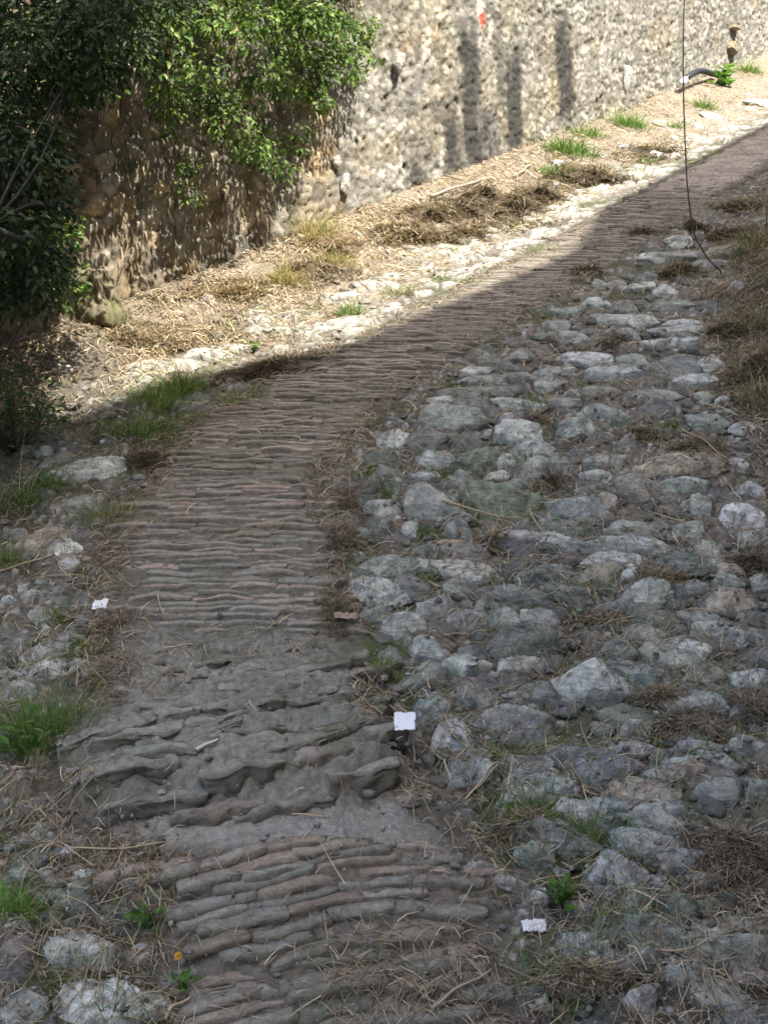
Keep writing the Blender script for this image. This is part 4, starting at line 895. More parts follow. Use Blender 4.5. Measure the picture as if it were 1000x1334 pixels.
for a in [(350, 472, 160, 30, 'long dark hay heap lying on the shadow edge by the bricks', 1700, .55, .45, -14), (640, 258, 170, 50, 'brown debris heap of cuttings under the black wall streaks', 1900, .8, .35, -10), (770, 225, 110, 40, 'brown heap of cuttings and stones beside the upper lane', 1200, .7, .35, -18),
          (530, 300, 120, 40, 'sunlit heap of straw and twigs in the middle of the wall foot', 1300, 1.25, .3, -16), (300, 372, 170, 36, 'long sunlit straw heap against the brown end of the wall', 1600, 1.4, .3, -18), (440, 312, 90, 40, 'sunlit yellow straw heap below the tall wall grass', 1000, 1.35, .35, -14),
          (200, 432, 150, 34, 'flat sunlit straw spread in front of the mossy buttress', 1300, 1.2, .12, -10), (905, 572, 84, 44, 'thatch of hay lying on the cobbles near the shady bank', 800, .75, .35, 14), (872, 742, 60, 22, 'small yellow hay patch behind the dark pebble', 380, .9, .25), (900, 936, 110, 30, 'flat hay patch below the big flat pale slab', 620, .85, .15),
          (972, 1092, 90, 80, 'shaggy hay heap at the lower right edge', 1500, .65, .35), (975, 905, 60, 40, 'dark hay clump right of the big flat slab', 500, .6, .3), (975, 720, 60, 36, 'dark hay clump below the whitish block', 500, .5, .3), (835, 300, 60, 14, 'thin hay mat on the right edge of the upper bricks', 350, .7, .2, -20),
          (955, 300, 80, 30, 'hay mat at the top of the shady bank', 800,.85, .3, -16), (950, 420, 70, 50, 'shaggy hay clump hanging over the cobbles from the bank', 1000, .85, .4, 30), (985, 465, 60, 70, 'dark hay clump on the steep bank', 1000, .85, .4, 30), (885, 345, 50, 18, 'hay wisps left of the foot of the hanging stem', 350, .7, .25),
          (150, 806, 60, 34, 'hay tangle right of the small white rag', 240, .75, .15), (140, 880, 60, 60, 'hay tangle on the left of the broken bricks', 260, .75, .14), (445, 690, 40, 60, 'hay strip along the right edge of the bricks', 380, .65, .12), (440, 780, 40, 80, 'hay strip left of the pale striped stone', 420, .65, .12),
          (560, 1265, 150, 60, 'loose hay scatter on the lowest bricks below the scrap', 130, .85, .06), (760, 1262, 120, 30, 'hay wisps under the pale triangular slab', 480, .85, .15), (180, 1110, 150, 40, 'hay drift at the left end of the gritty step', 330, .8, .12), (680, 1065, 60, 30, 'hay scraps left of the pale ridged stones', 260, .75, .12), (190, 590, 60, 40, 'brown hay tuft between the verge grass and the bricks', 450, .55, .25)]:
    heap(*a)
for a in [(560, 275, 110, 34, 'brown heap of roots and cuttings left of the streaked wall foot', 1100, .9, .4, -14), (700, 252, 100, 30, 'dark brown cuttings spilling towards the sunlit lane edge', 1000, .65, .4, -16), (400, 345, 110, 26, 'brown stubble heap in front of the tall yellow grass', 900, .95, .3, -16), (600, 300, 130, 22, 'low fringe of brown cuttings along the sunlit paving', 900, .85, .25, -14), (850, 195, 110, 18, 'brown hay fringe along the far edge of the upper lane', 700, .75, .3, -18),
          (870, 352, 44, 16, 'hay wisps on the upper cobbles below the wire-thin stem', 420, .95, .3), (905, 292, 40, 16, 'brown hay patch on the cobbles right of the upper bricks', 420, .9, .3), (965, 262, 60, 22, 'brown hay mat beside the far bricks at the right edge', 650, .95, .3, -16), (760, 350, 60, 14, 'hay strip along the bricks where the cobbles begin', 420, .8, .2, -24), (800, 440, 40, 14, 'small hay patch between long pale slabs', 300, .8, .25),
          (700, 545, 40, 16, 'small hay patch below the pale sliver stone', 300, .8, .25), (835, 560, 50, 20, 'loose hay left of the thatch of hay', 300, .85, .25), (720, 625, 40, 14, 'hay wisps above the blue-grey slab', 260, .8, .25), (450, 640, 36, 40, 'hay patch where the bricks bend', 320, .75, .15), (780, 800, 60, 20, 'hay wisps among the dark stones in the middle of the cobbles', 340, .85, .2), (860, 905, 60, 16, 'hay wisps left of the big flat slab', 280, .85, .2), (640, 700, 40, 16, 'hay in the gap under the big mossy dome', 260, .85, .2)]:
    heap(*a)

# broad-leaved weeds
def leaf_mesh(P, D, Nn, size, asp, cols, fold=0.25):
    n = len(P); S = np.cross(D, Nn); S /= np.linalg.norm(S, axis=1)[:, None] + 1e-9; Nn = np.cross(S, D)
    L = size[:, None]; w = (size * asp)[:, None]
    pts = [P, P + D * L * .35 + S * w * .5 + Nn * w * fold, P + D * L * .75 + S * w * .38 + Nn * w * fold * .6 - Nn * L * .05, P + D * L - Nn * L * .16,
           P + D * L * .75 - S * w * .38 + Nn * w * fold * .6 - Nn * L * .05, P + D * L * .35 - S * w * .5 + Nn * w * fold, P + D * L * .5 + Nn * L * .01]
    V = np.stack(pts, 1).reshape(-1, 3); b = (np.arange(n) * 7)[:, None]
    f = np.concatenate([b + np.array([[0, 5, 6, 1]])[0], b + np.array([6, 2, 3, 4]), ])
    t = np.concatenate([b + np.array([1, 6, 2]), b + np.array([5, 4, 6])])
    return V, [f, t], np.repeat(cols, 7, 0)
def weed(u, v, w, h, label, n=26, size=.035, tone=1.0, asp=.45, up=.6):
    P = hit([u], [min(v + h * .4, 1400)], zground)[0]; d = w2p(*P)[2]; wm, hm = w * d / F, h * d / F
    q = RNG.normal(size=(n, 2)) * wm * .22; base = np.stack([q[:, 0], q[:, 1], RNG.uniform(0, .8, n) * hm], -1)
    D = rdir(n, up); Nn = np.tile(np.array([0, 0, 1.0]), (n, 1)) + RNG.normal(size=(n, 3)) * .3
    c = GREEN[RNG.integers(0, 3, n)] * RNG.uniform(.75, 1.3, (n, 1)) * tone
    V, f, cc = leaf_mesh(base, D, Nn, size * RNG.uniform(.6, 1.3, n), asp, c)
    t = empty('weed', P, label=label, category='weed', group='broad-leaved weeds')
    link('leaves', mesh('leaves', V, f, cc, MAT_LEAF, False), t)
    ps = []
    for k in range(6):
        e = base[RNG.integers(n)]; VV, fq, ft = tube([np.array([0, 0, -.02]), e * .5 + np.array([0, 0, .01]), e], [.003, .002, .001], 5); ps.append((VV, [fq, ft], (.08, .11, .03)))
    V, f, cc = merge(ps); link('stem', mesh('stem', V, f, cc, MAT_LEAF), t)
weed(730, 1165, 24, 40, 'broad-leaved weed growing between the cobbles near the lowest scrap', 40, .034, .6)
weed(238, 1280, 26, 18, 'small three-leaved weed below the yellow flower', 22, .024, .55)
weed(195, 1195, 44, 30, 'straggling weed between the dark slab and the brick edge', 30, .03, .5)
weed(943, 100, 30, 30, 'broad bright weed at the wall foot below the dark pipe', 60, .10, 1.0, .5)
weed(728, 152, 16, 28, 'leafy weed growing up the wall beside a black streak', 50, .09, .8)
weed(30, 960, 60, 40, 'low broad leaves under the big dark tussock', 20, .05, .65)
weed(493, 243, 26, 14, 'small leafy weed at the wall foot right of the tall yellow grass', 40, .05, .9)
weed(330, 452, 14, 12, 'tiny sunlit sprig above the dark hay heap', 16, .03, 1.0)

# ------------------------------------------------------------------ litter things
def sheet(u, v, w, h, label, name, cat, c, seed, crease=.25, rough=.75, lift=.006):
    P = hit([u], [v + h * .3], zground)[0]; d = w2p(*P)[2]; sg = ray_sin(u, v, P[0], P[1])[0]; wm, hm = w * d / F, h * d / F / sg * 1.1
    n = 22; g = np.linspace(-.5, .5, n); X, Y = np.meshgrid(g, g); x = X.ravel(); y = Y.ravel()
    e = 1 + .12 * fbm2(np.arctan2(y, x) * 2 + seed, x * 0 + seed, 3, seed)
    z = fbm2(x * 3 + seed, y * 3, 3, seed) * crease * wm * .5 + .05 * wm * np.abs(fbm2(x * 9, y * 9, 2, seed + 1))
    px, py = x * wm * e, y * hm * e * .8
    sg, gX, gY = ray_sin(u, v, P[0], P[1]); hz = height(P[0] + px, P[1] + py) - gX * px - gY * py
    zz = gX * px + gY * py + np.percentile(hz, 75) + np.abs(z) + lift
    V = np.stack([px, py, zz - P[2]], -1); V2 = V - np.array([0, 0, .0016]); m = n * n; f = gridfaces(n, n)
    rim = np.concatenate([np.arange(n - 1), np.arange(n - 1) * n + n - 1, m - 1 - np.arange(n - 1), (n - 1 - np.arange(n - 1)) * n])
    r2 = np.roll(rim, -1); fr = np.stack([rim, rim + m, r2 + m, r2], -1)
    o = link(name, mesh(name, np.vstack([V, V2]), [f, f[:, ::-1] + m, fr], None, plain('white_' + name, c, rough, .001, 160)), label=label, category=cat); o.location = P
sheet(527, 975, 27, 25, 'white paper square lying at the corner of the broken bricks', 'paper', 'paper', (.56, .58, .60), 3, .16)
sheet(695, 1211, 32, 15, 'crumpled white scrap on the straw beside the lowest bricks', 'paper_scrap', 'paper', (.54, .53, .53), 8, .7)
sheet(131, 790, 19, 12, 'small white rag on the hay at the left edge of the bricks', 'rag', 'rag', (.58, .59, .6), 5, .7)
sheet(450, 815, 30, 8, 'dry brown leaf lying on the right edge of the bricks', 'dead_leaf', 'leaf', (.22, .16, .115), 9, .4)
def flower(u, v):
    P = hit([u], [v + 4], zground)[0]; d = w2p(*P)[2]; r = 5.0 * d / F; n = 16; z = height(P[:1], P[1:2])[0] - P[2] + .022
    t = empty('flower', P, label='small yellow flower open on the left edge of the lowest bricks', category='flower')
    a = np.arange(n) * 2 * np.pi / n; D = np.stack([np.cos(a), np.sin(a) * .9 - .0, .25 + .1 * np.sin(a * 3)], -1); D /= np.linalg.norm(D, axis=1)[:, None]
    tilt = np.array(Matrix.Rotation(R(50), 3, 'X')); D = D @ tilt.T
    V, f, c = leaf_mesh(np.tile([0, 0, z], (n, 1)) + D * r * .15, D, np.tile(tilt @ np.array([0, 0, 1.0]), (n, 1)), np.full(n, r), .5, np.tile([.50, .29, .03], (n, 1)))
    link('petals', mesh('petals', V, f, c, MAT_LEAF, False), t)
    Dv, Fc = ico(2); link('flower_centre', mesh('flower_centre', Dv * np.array([r * .33, r * .33, r * .25]) + np.array([0, -.002, z + .003]), Fc, np.tile([.5, .25, .02], (len(Dv), 1)), MAT_LEAF), t)
    Vt, fq, ft = tube([[0, .01, -.01], [0, .004, z * .5], [0, 0, z]], .0014, 6); link('stem', mesh('stem', Vt, [fq, ft], np.tile([.07, .1, .03], (len(Vt), 1)), MAT_LEAF), t)
flower(233, 1256)
def stick(u0, v0, u1, v1, r, label, c, bow=.01, name='twig'):
    a = hit([u0], [v0], zground)[0]; b = hit([u1], [v1], zground)[0]; bow = min(bow, .025 * np.linalg.norm(b - a)); tt = np.linspace(0, 1, 12); p = a[None] * (1 - tt)[:, None] + b[None] * tt[:, None]
    p[:, 0] += bow * np.sin(tt * 9 + u0); p[:, 1] += bow * .6 * np.sin(tt * 6 + v0); p[:, 2] = np.maximum(height(p[:, 0], p[:, 1]), p[:, 2]) + r
    for _ in range(14): p[1:-1, 2] = np.maximum(p[1:-1, 2], (p[:-2, 2] + p[2:, 2]) / 2)
    V, fq, ft = tube(p - a, r * np.linspace(1, .6, 12), 7)
    o = link(name, mesh(name, V, [fq, ft], np.tile(c, (len(V), 1)), MAT_STRAW), label=label, category='twig', group='dry twigs and stalks'); o.location = a
TAN = (.40, .31, .20); GRY = (.30, .27, .23)
for a in [(850, 1252, 925, 1240, .003, 'straight pale stalk resting on the stones right of the triangular slab', TAN), (258, 1024, 286, 1015, .006, 'short pale grey stick on the broken bricks', (.5, .48, .44)), (215, 1334, 250, 1305, .005, 'pale twig at the bottom left beside the largest boulder', TAN),
          (92, 1113, 215, 1112, .0025, 'long thin stalk along the gritty step', TAN), (380, 1074, 432, 1070, .003, 'pale stalk lying on the gritty step', TAN), (575, 678, 680, 676, .004, 'pale stalk under the big mossy dome', TAN), (608, 1042, 660, 1000, .0035, 'leaning stalk left of the widest green tuft', TAN),
          (445, 1050, 452, 1105, .002, 'thin reddish stalk crossing the gritty step', (.2, .12, .09)), (560, 258, 628, 236, .012, 'pale grey branch in the debris under the wall', GRY), (545, 222, 588, 205, .012, 'bare branch leaning near the wall foot', GRY), (670, 232, 692, 216, .010, 'short broken branch in the brown debris', GRY),
          (300, 312, 380, 290, .007, 'thin branch leaning in the sunlit straw', GRY), (0, 752, 70, 728, .004, 'long dry stalk on the left verge', TAN), (560, 1332, 640, 1270, .004, 'bent twig among hay near the bottom', GRY), (890, 560, 945, 610, .0035, 'pale stalk sticking out of the thatch of hay', TAN)]:
    stick(*a)

# ------------------------------------------------------------------ wall things
def face_rock(u, v, w, h, label, name, cat, color, out=0.03, seed=5, lich=.5, moss=False, depth=None):
    t, hh = wall_at(u, v); P = wpt(np.array([t]), np.array([hh]), out)[0]; d = w2p(*P)[2]; a = w * d / F / 2 / 0.8; c = h * d / F / 2
    V, Fc = rock(seed, a, depth or a * .55, c, 'k', 4)
    an = math.atan2(WDIR[1], WDIR[0]); ca, sa = math.cos(an), math.sin(an)
    V = np.stack([V[:, 0] * ca - V[:, 1] * sa, V[:, 0] * sa + V[:, 1] * ca, V[:, 2]], -1)
    o = link(name, mesh(name, V, Fc, None, MAT_STONE), label=label, category=cat); o.location = P; o.color = (*color, lich); return o
def buttress():
    b = hit([124], [418], zground)[0]; d = w2p(*b)[2]; hw = 27 * d / F; D, Fc = ico(5)
    S_ = D * ((np.abs(D) ** 5).sum(1) ** -.2)[:, None]; hh = 76 * d / F / 2
    p = S_ * np.array([hw * 1.05, .20, hh]); k = 1 - .22 * (S_[:, 2] * .5 + .5); p[:, 0] *= k; p[:, 1] *= 1 - .5 * (S_[:, 2] * .5 + .5)
    p = p + D * (fbm3(p * 9, 5, 21) * .055 + .02 * fbm3(p * np.array([40, 40, 8]), 3, 22))[:, None]
    an = math.atan2(WDIR[1], WDIR[0]); ca, sa = math.cos(an), math.sin(an); p = np.stack([p[:, 0] * ca - p[:, 1] * sa, p[:, 0] * sa + p[:, 1] * ca, p[:, 2]], -1)
    c = mixc((.27, .235, .165), (.12, .10, .06), sst(-.1, .35, fbm3(p * np.array([22, 22, 4]), 4, 25))); c = mixc(c, np.array([.11, .115, .04]), sst(.0, .3, fbm3(p * 5, 3, 26)) * .6)
    P = wall_point(118, 386, .05); o = link('buttress', mesh('buttress', p, Fc, c, MAT_WALL), label='squat mossy buttress built against the brown foot of the wall', category='buttress'); o.location = P
face_rock(820, 102, 30, 42, 'whitish slab leaning against the wall foot left of the dark pipe', 'leaning_slab', 'slab', (.40, .385, .35), -.03, 33, .8, depth=.07)
face_rock(953, 62, 26, 20, 'lower ochre block jutting from the wall above the bright weed', 'ochre_block', 'stone block', (.25, .20, .13), .0, 41, .1)
face_rock(956, 36, 24, 9, 'upper ochre block jutting from the wall above the bright weed', 'ochre_block', 'stone block', (.25, .20, .13), .0, 43, .1)
face_rock(436, 210, 12, 18, 'small white stone bedded in the wall right of the creeper', 'white_stone', 'stone', (.43, .41, .365), .02, 45, .6)
face_rock(446, 240, 16, 34, 'tall white stone bedded low in the wall above the straw', 'white_stone', 'stone', (.43, .41, .365), .02, 47, .6)
face_rock(408, 62, 16, 16, 'white stone bedded high in the wall beside the creeper', 'white_stone', 'stone', (.43, .41, .365), .02, 49, .6)
face_rock(518, 80, 18, 28, 'pale upright stone bedded in the wall left of the black streaks', 'white_stone', 'stone', (.40, .38, .33), .02, 51, .5)
def pipe():
    t0, h0 = wall_at(878, 98); t1, h1 = wall_at(918, 87); n = 10; tt = np.linspace(0, 1, n)
    t = t0 + (t1 - t0) * tt; h = h0 + (h1 - h0) * tt - .05 + .05 * np.sin(tt * 4); P = wpt(t, h, .12)
    o = P[0].copy(); e = empty('pipe', o, label='dark pipe with a white end lying at the wall foot', category='pipe')
    V, fq, ft = tube(P - o, .032, 12); link('pipe_body', mesh('pipe_body', V, [fq, ft], None, plain('black_plastic', (.015, .014, .014), .5)), e)
    q = P[0] - o; dd = (P[0] - P[1]) / np.linalg.norm(P[0] - P[1]); V, fq, ft = tube([q + dd * .002, q + dd * .09, q + dd * .14], [.038, .038, .02], 12); link('end_cap', mesh('end_cap', V, [fq, ft], None, plain('white_plastic', (.6, .6, .62), .5)), e)
pipe()
def hanging_stem():
    P = hit([942], [358], zground)[0]; d = w2p(*P)[2]
    pts = [P - np.array([0, 0, .05])] + [p2w(u, v, d + dd) for u, v, dd in ((938, 353, 0), (922, 338, .0), (905, 310, .0), (898, 275, .02), (894, 235, .05), (892, 190, .1), (890, 140, .15), (889, 80, .2), (890, 20, .25), (893, -60, .3), (896, -150, .4), (890, -240, .5))]
    pts = np.array(pts); o = pts[0].copy(); k = np.linspace(0, len(pts) - 1, 60); pp = np.stack([np.interp(k, np.arange(len(pts)), pts[:, i]) for i in range(3)], -1)
    V, fq, ft = tube(pp - o, np.linspace(.0045, .004, 60), 6)
    e = empty('hanging_stem', o, label='thin dark bramble stem hanging down in front of the lane', category='stem')
    link('stem', mesh('stem', V, [fq, ft], np.tile([.05, .045, .035], (len(V), 1)), MAT_LEAF), e)
    n = 34; j = RNG.integers(2, 58, n); D = rdir(n, .3); Vl, fl, c = leaf_mesh(pp[j] - o, D, rdir(n, 1.5), np.full(n, .022), .4, GREEN[RNG.integers(0, 3, n)] * .7)
    link('leaves', mesh('leaves', Vl, fl, c, MAT_LEAF, False), e)
hanging_stem()

# ------------------------------------------------------------------ foliage
def sprays(centres, radii, per, size, cols, tone=(0.7, 1.25), asp=.5, down=0.0):
    Ps = []; Ds = []; Ns = []; Cs = []; Sz = []
    for c, r in zip(centres, radii):
        k = max(4, int(per * r * r * random.choice((.35, .7, 1, 1.3)))); q = RNG.normal(size=(k, 3)); q /= np.linalg.norm(q, axis=1)[:, None]; q *= r * RNG.uniform(.25, 1.0, (k, 1)) ** .6; q[:, 2] *= .75
        D = q / (np.linalg.norm(q, axis=1)[:, None] + 1e-6) * .7 + rdir(k, -down) * .8; D[:, 2] -= down * .5; D /= np.linalg.norm(D, axis=1)[:, None]
        nn = np.array([0, 0, 1.0]) + RNG.normal(size=(k, 3)) * .45 + np.array([.2, -.35, 0])
        Ps.append(np.asarray(c) + q); Ds.append(D); Ns.append(nn); b = RNG.uniform(.75, 1.25)
        Cs.append(cols[RNG.integers(0, len(cols), k)] * RNG.uniform(*tone, (k, 1)) * b); Sz.append(size * RNG.uniform(.55, 1.3, k))
    return leaf_mesh(np.concatenate(Ps), np.concatenate(Ds), np.concatenate(Ns), np.concatenate(Sz), asp, np.concatenate(Cs))
def limb_mesh(root, targets, r0, name, parent, o, col=(.10, .085, .07), thin=.004):
    ps = []
    for tgt in targets:
        tgt = np.asarray(tgt); m = (root * .45 + tgt * .55) + RNG.normal(size=3) * .08 * np.linalg.norm(tgt - root); k = np.linspace(0, 1, 9)[:, None]
        p = root * (1 - k) ** 2 + 2 * m * k * (1 - k) + tgt * k ** 2; V, fq, ft = tube(p - o, np.linspace(r0, thin, 9), 6); ps.append((V, [fq, ft], col))
    V, f, c = merge(ps); link(name, mesh(name, V, f, c, MAT_LEAF), parent)

def in_poly(u, v, P):
    c = False; j = len(P) - 1
    for i in range(len(P)):
        if (P[i][1] > v) != (P[j][1] > v) and u < (P[j][0] - P[i][0]) * (v - P[i][1]) / (P[j][1] - P[i][1]) + P[i][0]: c = not c
        j = i
    return c
def fill(poly, n, d0, d1):
    us = [p[0] for p in poly]; vs = [p[1] for p in poly]; out = []
    while len(out) < n:
        u = random.uniform(min(us), max(us)); v = random.uniform(min(vs), max(vs))
        if in_poly(u, v, poly): out.append(p2w(u, v, random.uniform(d0, d1)))
    return out
TREEG = np.array([[0.024, 0.044, 0.013], [0.018, 0.033, 0.011], [0.034, 0.055, 0.016]])
def left_tree():
    poly = [(-420, -420), (200, -420), (235, -60), (200, 5), (130, 55), (100, 110), (76, 190), (62, 260), (58, 330), (66, 370), (50, 392), (20, 385), (-40, 400), (-420, 400)]
    base = p2w(-330, 620, 5.0); base[2] = zground(base[:1], base[1:2])[0] - .1
    t = empty('tree', base, label='dark leafy tree hanging over the left side in front of the wall', category='tree')
    cs = fill(poly, 330, 4.3, 5.6); cs += fill([(-30, -20), (190, -20), (110, 80), (64, 250), (66, 370), (50, 395), (-30, 395)], 170, 4.6, 5.4)
    cs += fill([(60, -60), (250, -60), (215, 40), (180, 85), (110, 115), (70, 120)], 70, 5.0, 6.2)
    rs = [random.uniform(.07, .17) for _ in cs]
    V, f, c = sprays(cs, rs, 4200, .036, TREEG, (.6, 1.4), .45, .35)
    link('crown', mesh('crown', V - base, f, c, MAT_LEAF, False), t)
    top = base + np.array([.25, .05, 1.9]); k = np.linspace(0, 1, 10)[:, None]; p = base * (1 - k) + top * k + np.stack([.06 * np.sin(k[:, 0] * 5), .05 * np.cos(k[:, 0] * 4), 0 * k[:, 0]], -1)
    Vt, fq, ft = tube(p - base, np.linspace(.13, .08, 10), 12); link('trunk', mesh('trunk', Vt, [fq, ft], np.tile([.10, .085, .07], (len(Vt), 1)), MAT_WALL), t)
    C_ = np.array(cs); anc = [int(np.argmin(np.linalg.norm(C_ - p[-1], axis=1)))]
    while len(anc) < 10: anc.append(int(np.argmax(np.min(np.linalg.norm(C_[:, None] - C_[anc][None], axis=2), axis=1))))
    parts = []; near_ = np.argmin(np.linalg.norm(C_[:, None] - C_[anc][None], axis=2), axis=1)
    for q, ai in enumerate(anc):
        k = np.linspace(0, 1, 12)[:, None]; st_ = p[-1 - q % 4]; m = st_ * .5 + C_[ai] * .5 + np.array([0, 0, .25]) + RNG.normal(size=3) * .12
        path = st_ * (1 - k) ** 2 + 2 * m * k * (1 - k) + C_[ai] * k ** 2; Vb, fq, ft = tube(path - base, np.linspace(.045, .010, 12), 8); parts.append((Vb, [fq, ft], (.035, .03, .024)))
        for j_ in np.where(near_ == q)[0][::4]:
            s0_ = path[RNG.integers(5, 11)]; mm = (s0_ + C_[j_]) / 2 + RNG.normal(size=3) * .06; kk_ = np.linspace(0, 1, 6)[:, None]
            Vb, fq, ft = tube(s0_ * (1 - kk_) ** 2 + 2 * mm * kk_ * (1 - kk_) + C_[j_] * kk_ ** 2 - base, np.linspace(.009, .002, 6), 5); parts.append((Vb, [fq, ft], (.035, .03, .024)))
    Vb, fb, cb = merge(parts); link('branches', mesh('branches', Vb, fb, cb, MAT_LEAF), t)
left_tree()
BUSHG = np.array([[0.105, 0.175, 0.04], [0.075, 0.135, 0.03], [0.165, 0.22, 0.055], [0.05, 0.095, 0.024]])
def wall_point(u, v, out):
    r = p2w(u, v, 1.0); n3 = np.array([*WNRM, 0.0]); k = (n3 @ WP[0] + out) / (n3 @ r); return r * k
def creeper():
    t_, h_ = wall_at(250, -330); root = wpt(np.array([t_]), np.array([h_]), .1)[0]
    e = empty('creeper', root, label='bright green creeper hanging from the wall top in the sun', category='creeper')
    polyA = [(90, -260), (520, -260), (480, -60), (432, 10), (415, 60), (402, 105), (392, 150), (378, 205), (345, 185), (330, 200), (300, 160), (262, 130), (235, 150), (205, 105), (160, 70), (110, 80)]
    cs = []
    us = [p[0] for p in polyA]; vs = [p[1] for p in polyA]
    while len(cs) < 270:
        u, v = random.uniform(min(us), max(us)), random.uniform(min(vs), max(vs))
        if in_poly(u, v, polyA): cs.append(wall_point(u, v, random.uniform(.12, .75) * (1 if v < 100 else .7)))
    for _ in range(95):
        u, v = random.uniform(380, 490), random.uniform(0, 150)
        if v < 170 - (u - 385) * .9: cs.append(wall_point(u, v, random.uniform(.08, .3)))
    for u, v in ((245, 215), (240, 240), (248, 255), (372, 225), (384, 195), (392, 170), (366, 190), (335, 210), (310, 175), (290, 180), (270, 150), (285, 165), (352, 195), (405, 120), (425, 100), (440, 80), (225, 170), (300, 190), (318, 200), (350, 175), (360, 215), (222, 150), (375, 180), (342, 160), (380, 110), (420, 130), (265, 165), (205, 120)): cs.append(wall_point(u, v, random.uniform(.08, .25)))
    rs = [random.uniform(.06, .16) for _ in cs[:270]] + [random.uniform(.05, .10) for _ in cs[270:]]
    V, f, c = sprays(cs, rs, 5600, .037, BUSHG, (.7, 1.3), .55, .45)
    link('foliage', mesh('foliage', V - root, f, c, MAT_LEAF, False), e)
    n = 260; uu = RNG.uniform(92, 395, n); vv = RNG.uniform(70, 350, n); vv = np.minimum(vv, 345 - .40 * (uu - 100)); pp = np.array([wall_point(a_, b_, o_) for a_, b_, o_ in zip(uu, vv, RNG.uniform(.03, .09, n))])
    dd = np.tile(np.array([0, 0, -1.0]), (n, 1)) + RNG.normal(size=(n, 3)) * np.array([.22, .22, .05]); dd /= np.linalg.norm(dd, axis=1)[:, None]
    kp = fbm2(uu / 45, vv / 90, 3, 9) > -.12; m_ = int(kp.sum())
    Vs, fs, per = ribbons(pp[kp] - root, dd[kp], RNG.uniform(.05, .17, m_), RNG.uniform(.006, .018, m_), 0, RNG.normal(size=(m_, 3)) * np.array([.5, .5, .1]), seg=4, taper=.3, side=np.cross(dd[kp], rdir(m_)))
    cs_ = STRAWC[RNG.integers(0, 6, m_)] * RNG.uniform(.45, .95, (m_, 1)); link('shadow_streak_stems', mesh('shadow_streak_stems', Vs, fs, np.repeat(cs_, per, 0), MAT_STRAW, False), e)  # dry ribbons added to make vertical shadow streaks on the wall
    limb_mesh(root, [q for q in cs if q[0] > root[0] - .3][::6], .010, 'vines', e, root, (.05, .04, .03), .002)
creeper()
buttress()
def backlit():
    e = wall_point(-70, 420, .35); b = e.copy(); b[2] = zground(b[:1], b[1:2])[0]
    t = empty('shrub', b, label='bright sunlit shrub behind the dark tree at the wall end', category='shrub')
    poly = [(25, 285), (95, 275), (98, 345), (80, 400), (20, 400), (0, 340)]
    cs = [wall_point(*q, random.uniform(.1, .5)) for q in [(random.uniform(0, 84), random.uniform(285, 375)) for _ in range(42)] + [(random.uniform(85, 125), random.uniform(70, 110)) for _ in range(14)]]
    V, f, c = sprays(cs, [random.uniform(.08, .16) for _ in cs], 1900, .05, BUSHG * 1.1, (.7, 1.3), .5, .2); link('foliage', mesh('foliage', V - b, f, c, MAT_LEAF, False), t)
    limb_mesh(b, cs[::9], .006, 'stems', t, b, (.05, .045, .03), .002)
backlit()
def low_bush():
    b = hit([18], [585], zground)[0]; t = empty('bush', b, label='low dark bush at the left edge against the sunlit dirt', category='bush')
    d = w2p(*b)[2]; cs = fill([(-120, 470), (10, 470), (40, 495), (75, 512), (88, 540), (60, 565), (20, 580), (-120, 590)], 80, d - .25, d + .25)
    V, f, c = sprays(cs, [random.uniform(.04, .10) for _ in cs], 3600, .04, TREEG * 2.0, (.6, 1.4), .35, -.2); link('foliage', mesh('foliage', V - b, f, c, MAT_LEAF, False), t)
    limb_mesh(b + np.array([0, 0, -.03]), cs[::2], .006, 'stems', t, b, (.09, .075, .05), .002)
low_bush()

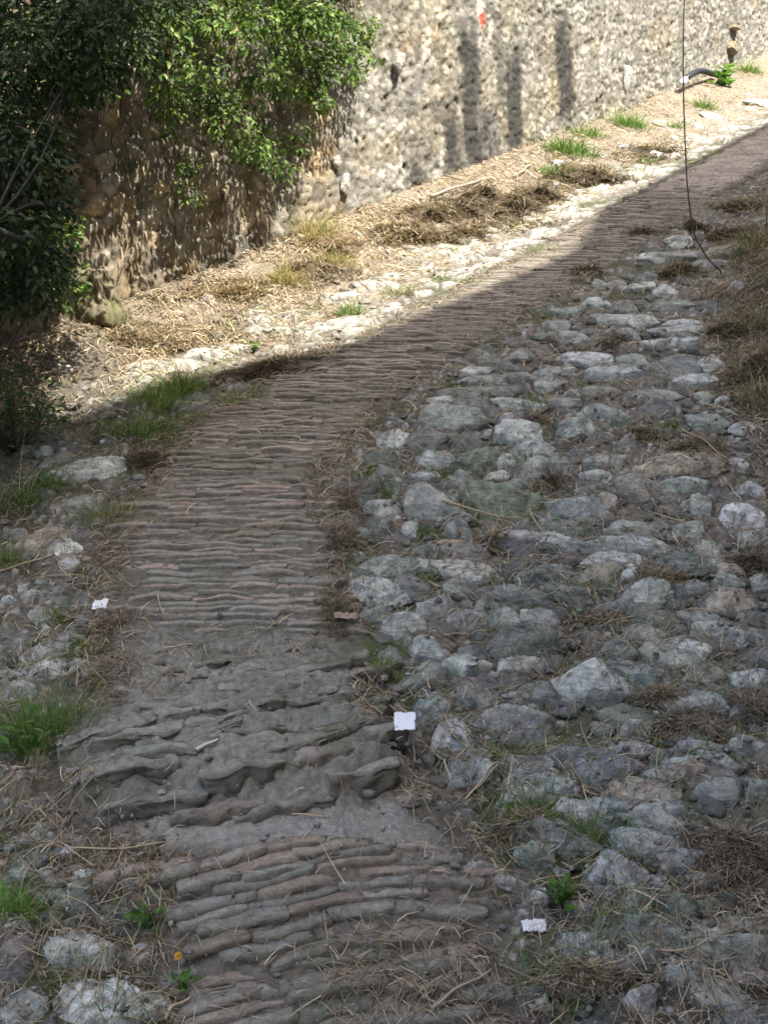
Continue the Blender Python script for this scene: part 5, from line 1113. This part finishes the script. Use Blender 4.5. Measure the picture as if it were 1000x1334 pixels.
# ------------------------------------------------------------------ unseen house behind and to the right, outline shaped to cast the lane's shadow
def house():
    HZ = 14.0
    ed = np.vstack([hit([0, 250, 430], [578, 486, 459], zmid), hit([517, 742, 786, 960], [424, 331, 270, 180], zbase)])
    Q = (ed + SUN[None] * ((HZ - ed[:, 2]) / SUN[2])[:, None])[:, :2]
    e1 = (Q[1] - Q[0]) / np.linalg.norm(Q[1] - Q[0]); e2 = (Q[6] - Q[5]) / np.linalg.norm(Q[6] - Q[5]); cor = Q[2]
    lft = Q[0] - e1 * 8; far = Q[6] + e2 * 12
    n2 = np.array([e2[1], -e2[0]])
    poly = [lft, *Q, far, far + n2 * 9, Q[3] + n2 * 9, lft + np.array([1.0, -8.0])]
    z0 = -4.0
    root = empty('house', (cor[0], cor[1], z0), label='tall unseen plastered house shaped to cast the shadow over the lane', category='house'); o = np.array([cor[0], cor[1], z0])
    n = len(poly); V = np.array([[p[0], p[1], z0] for p in poly] + [[p[0], p[1], HZ - .25] for p in poly]) - o
    f = np.array([[i, (i + 1) % n, n + (i + 1) % n, n + i] for i in range(n)])
    link('wall', mesh('wall', V, f, np.tile([.22, .19, .15], (len(V), 1)), MAT_HOUSE, False), root)
    cc = np.mean(poly, axis=0)
    V = np.array([[p[0], p[1], HZ - .25] for p in poly] + [[p[0], p[1], HZ] for p in poly]) - o
    top = [list(range(n, 2 * n))]; bot = [list(range(n))[::-1]]
    me = bpy.data.meshes.new('roof'); me.from_pydata([tuple(v) for v in V], [], [tuple(q) for q in f] + [tuple(top[0]), tuple(bot[0])]); me.materials.append(plain('roof_tile', (.32, .16, .10), .8)); link('roof', me, root)
    def opening(p, e, z, w=.9, h=1.4):
        nrm = np.array([-e[1], e[0]]); fr = []
        for (x0, x1, y0, y1, t) in ((-w / 2 - .08, w / 2 + .08, -.08, 0, .06), (-w / 2 - .08, w / 2 + .08, h, h + .08, .06), (-w / 2 - .08, -w / 2, 0, h, .06), (w / 2, w / 2 + .08, 0, h, .06)):
            q = []
            for zz in (y0, y1):
                for s, r_ in ((x0, 0.003), (x1, .003), (x1, t), (x0, t)): q.append([p[0] + e[0] * s + nrm[0] * r_, p[1] + e[1] * s + nrm[1] * r_, z + zz])
            fr.append((np.array(q) - o, [np.array([[3, 2, 1, 0], [4, 5, 6, 7], [0, 1, 5, 4], [1, 2, 6, 5], [2, 3, 7, 6], [3, 0, 4, 7]])], (.5, .48, .43)))
        Vf, ff, cf = merge(fr); w_ = link('window', mesh('window', Vf, ff, cf, MAT_HOUSE, False), root)
        q = np.array([[p[0] + e[0] * s + nrm[0] * .02, p[1] + e[1] * s + nrm[1] * .02, z + zz] for s, zz in ((-w / 2, 0), (w / 2, 0), (w / 2, h), (-w / 2, h))]) - o
        link('shutter', mesh('shutter', q, np.array([[0, 1, 2, 3]]), None, SHUT), w_)
    SHUT = plain('green_shutter', (.05, .10, .07), .6)
    for z in (0.8, 4.2, 7.6, 10.6):
        for s in range(3, 25, 4): opening(Q[5] + e2 * s, e2, z + 1.2 * (s > 14))
        for s in range(2, 12, 4): opening(Q[1] - e1 * s, e1, z)
house()
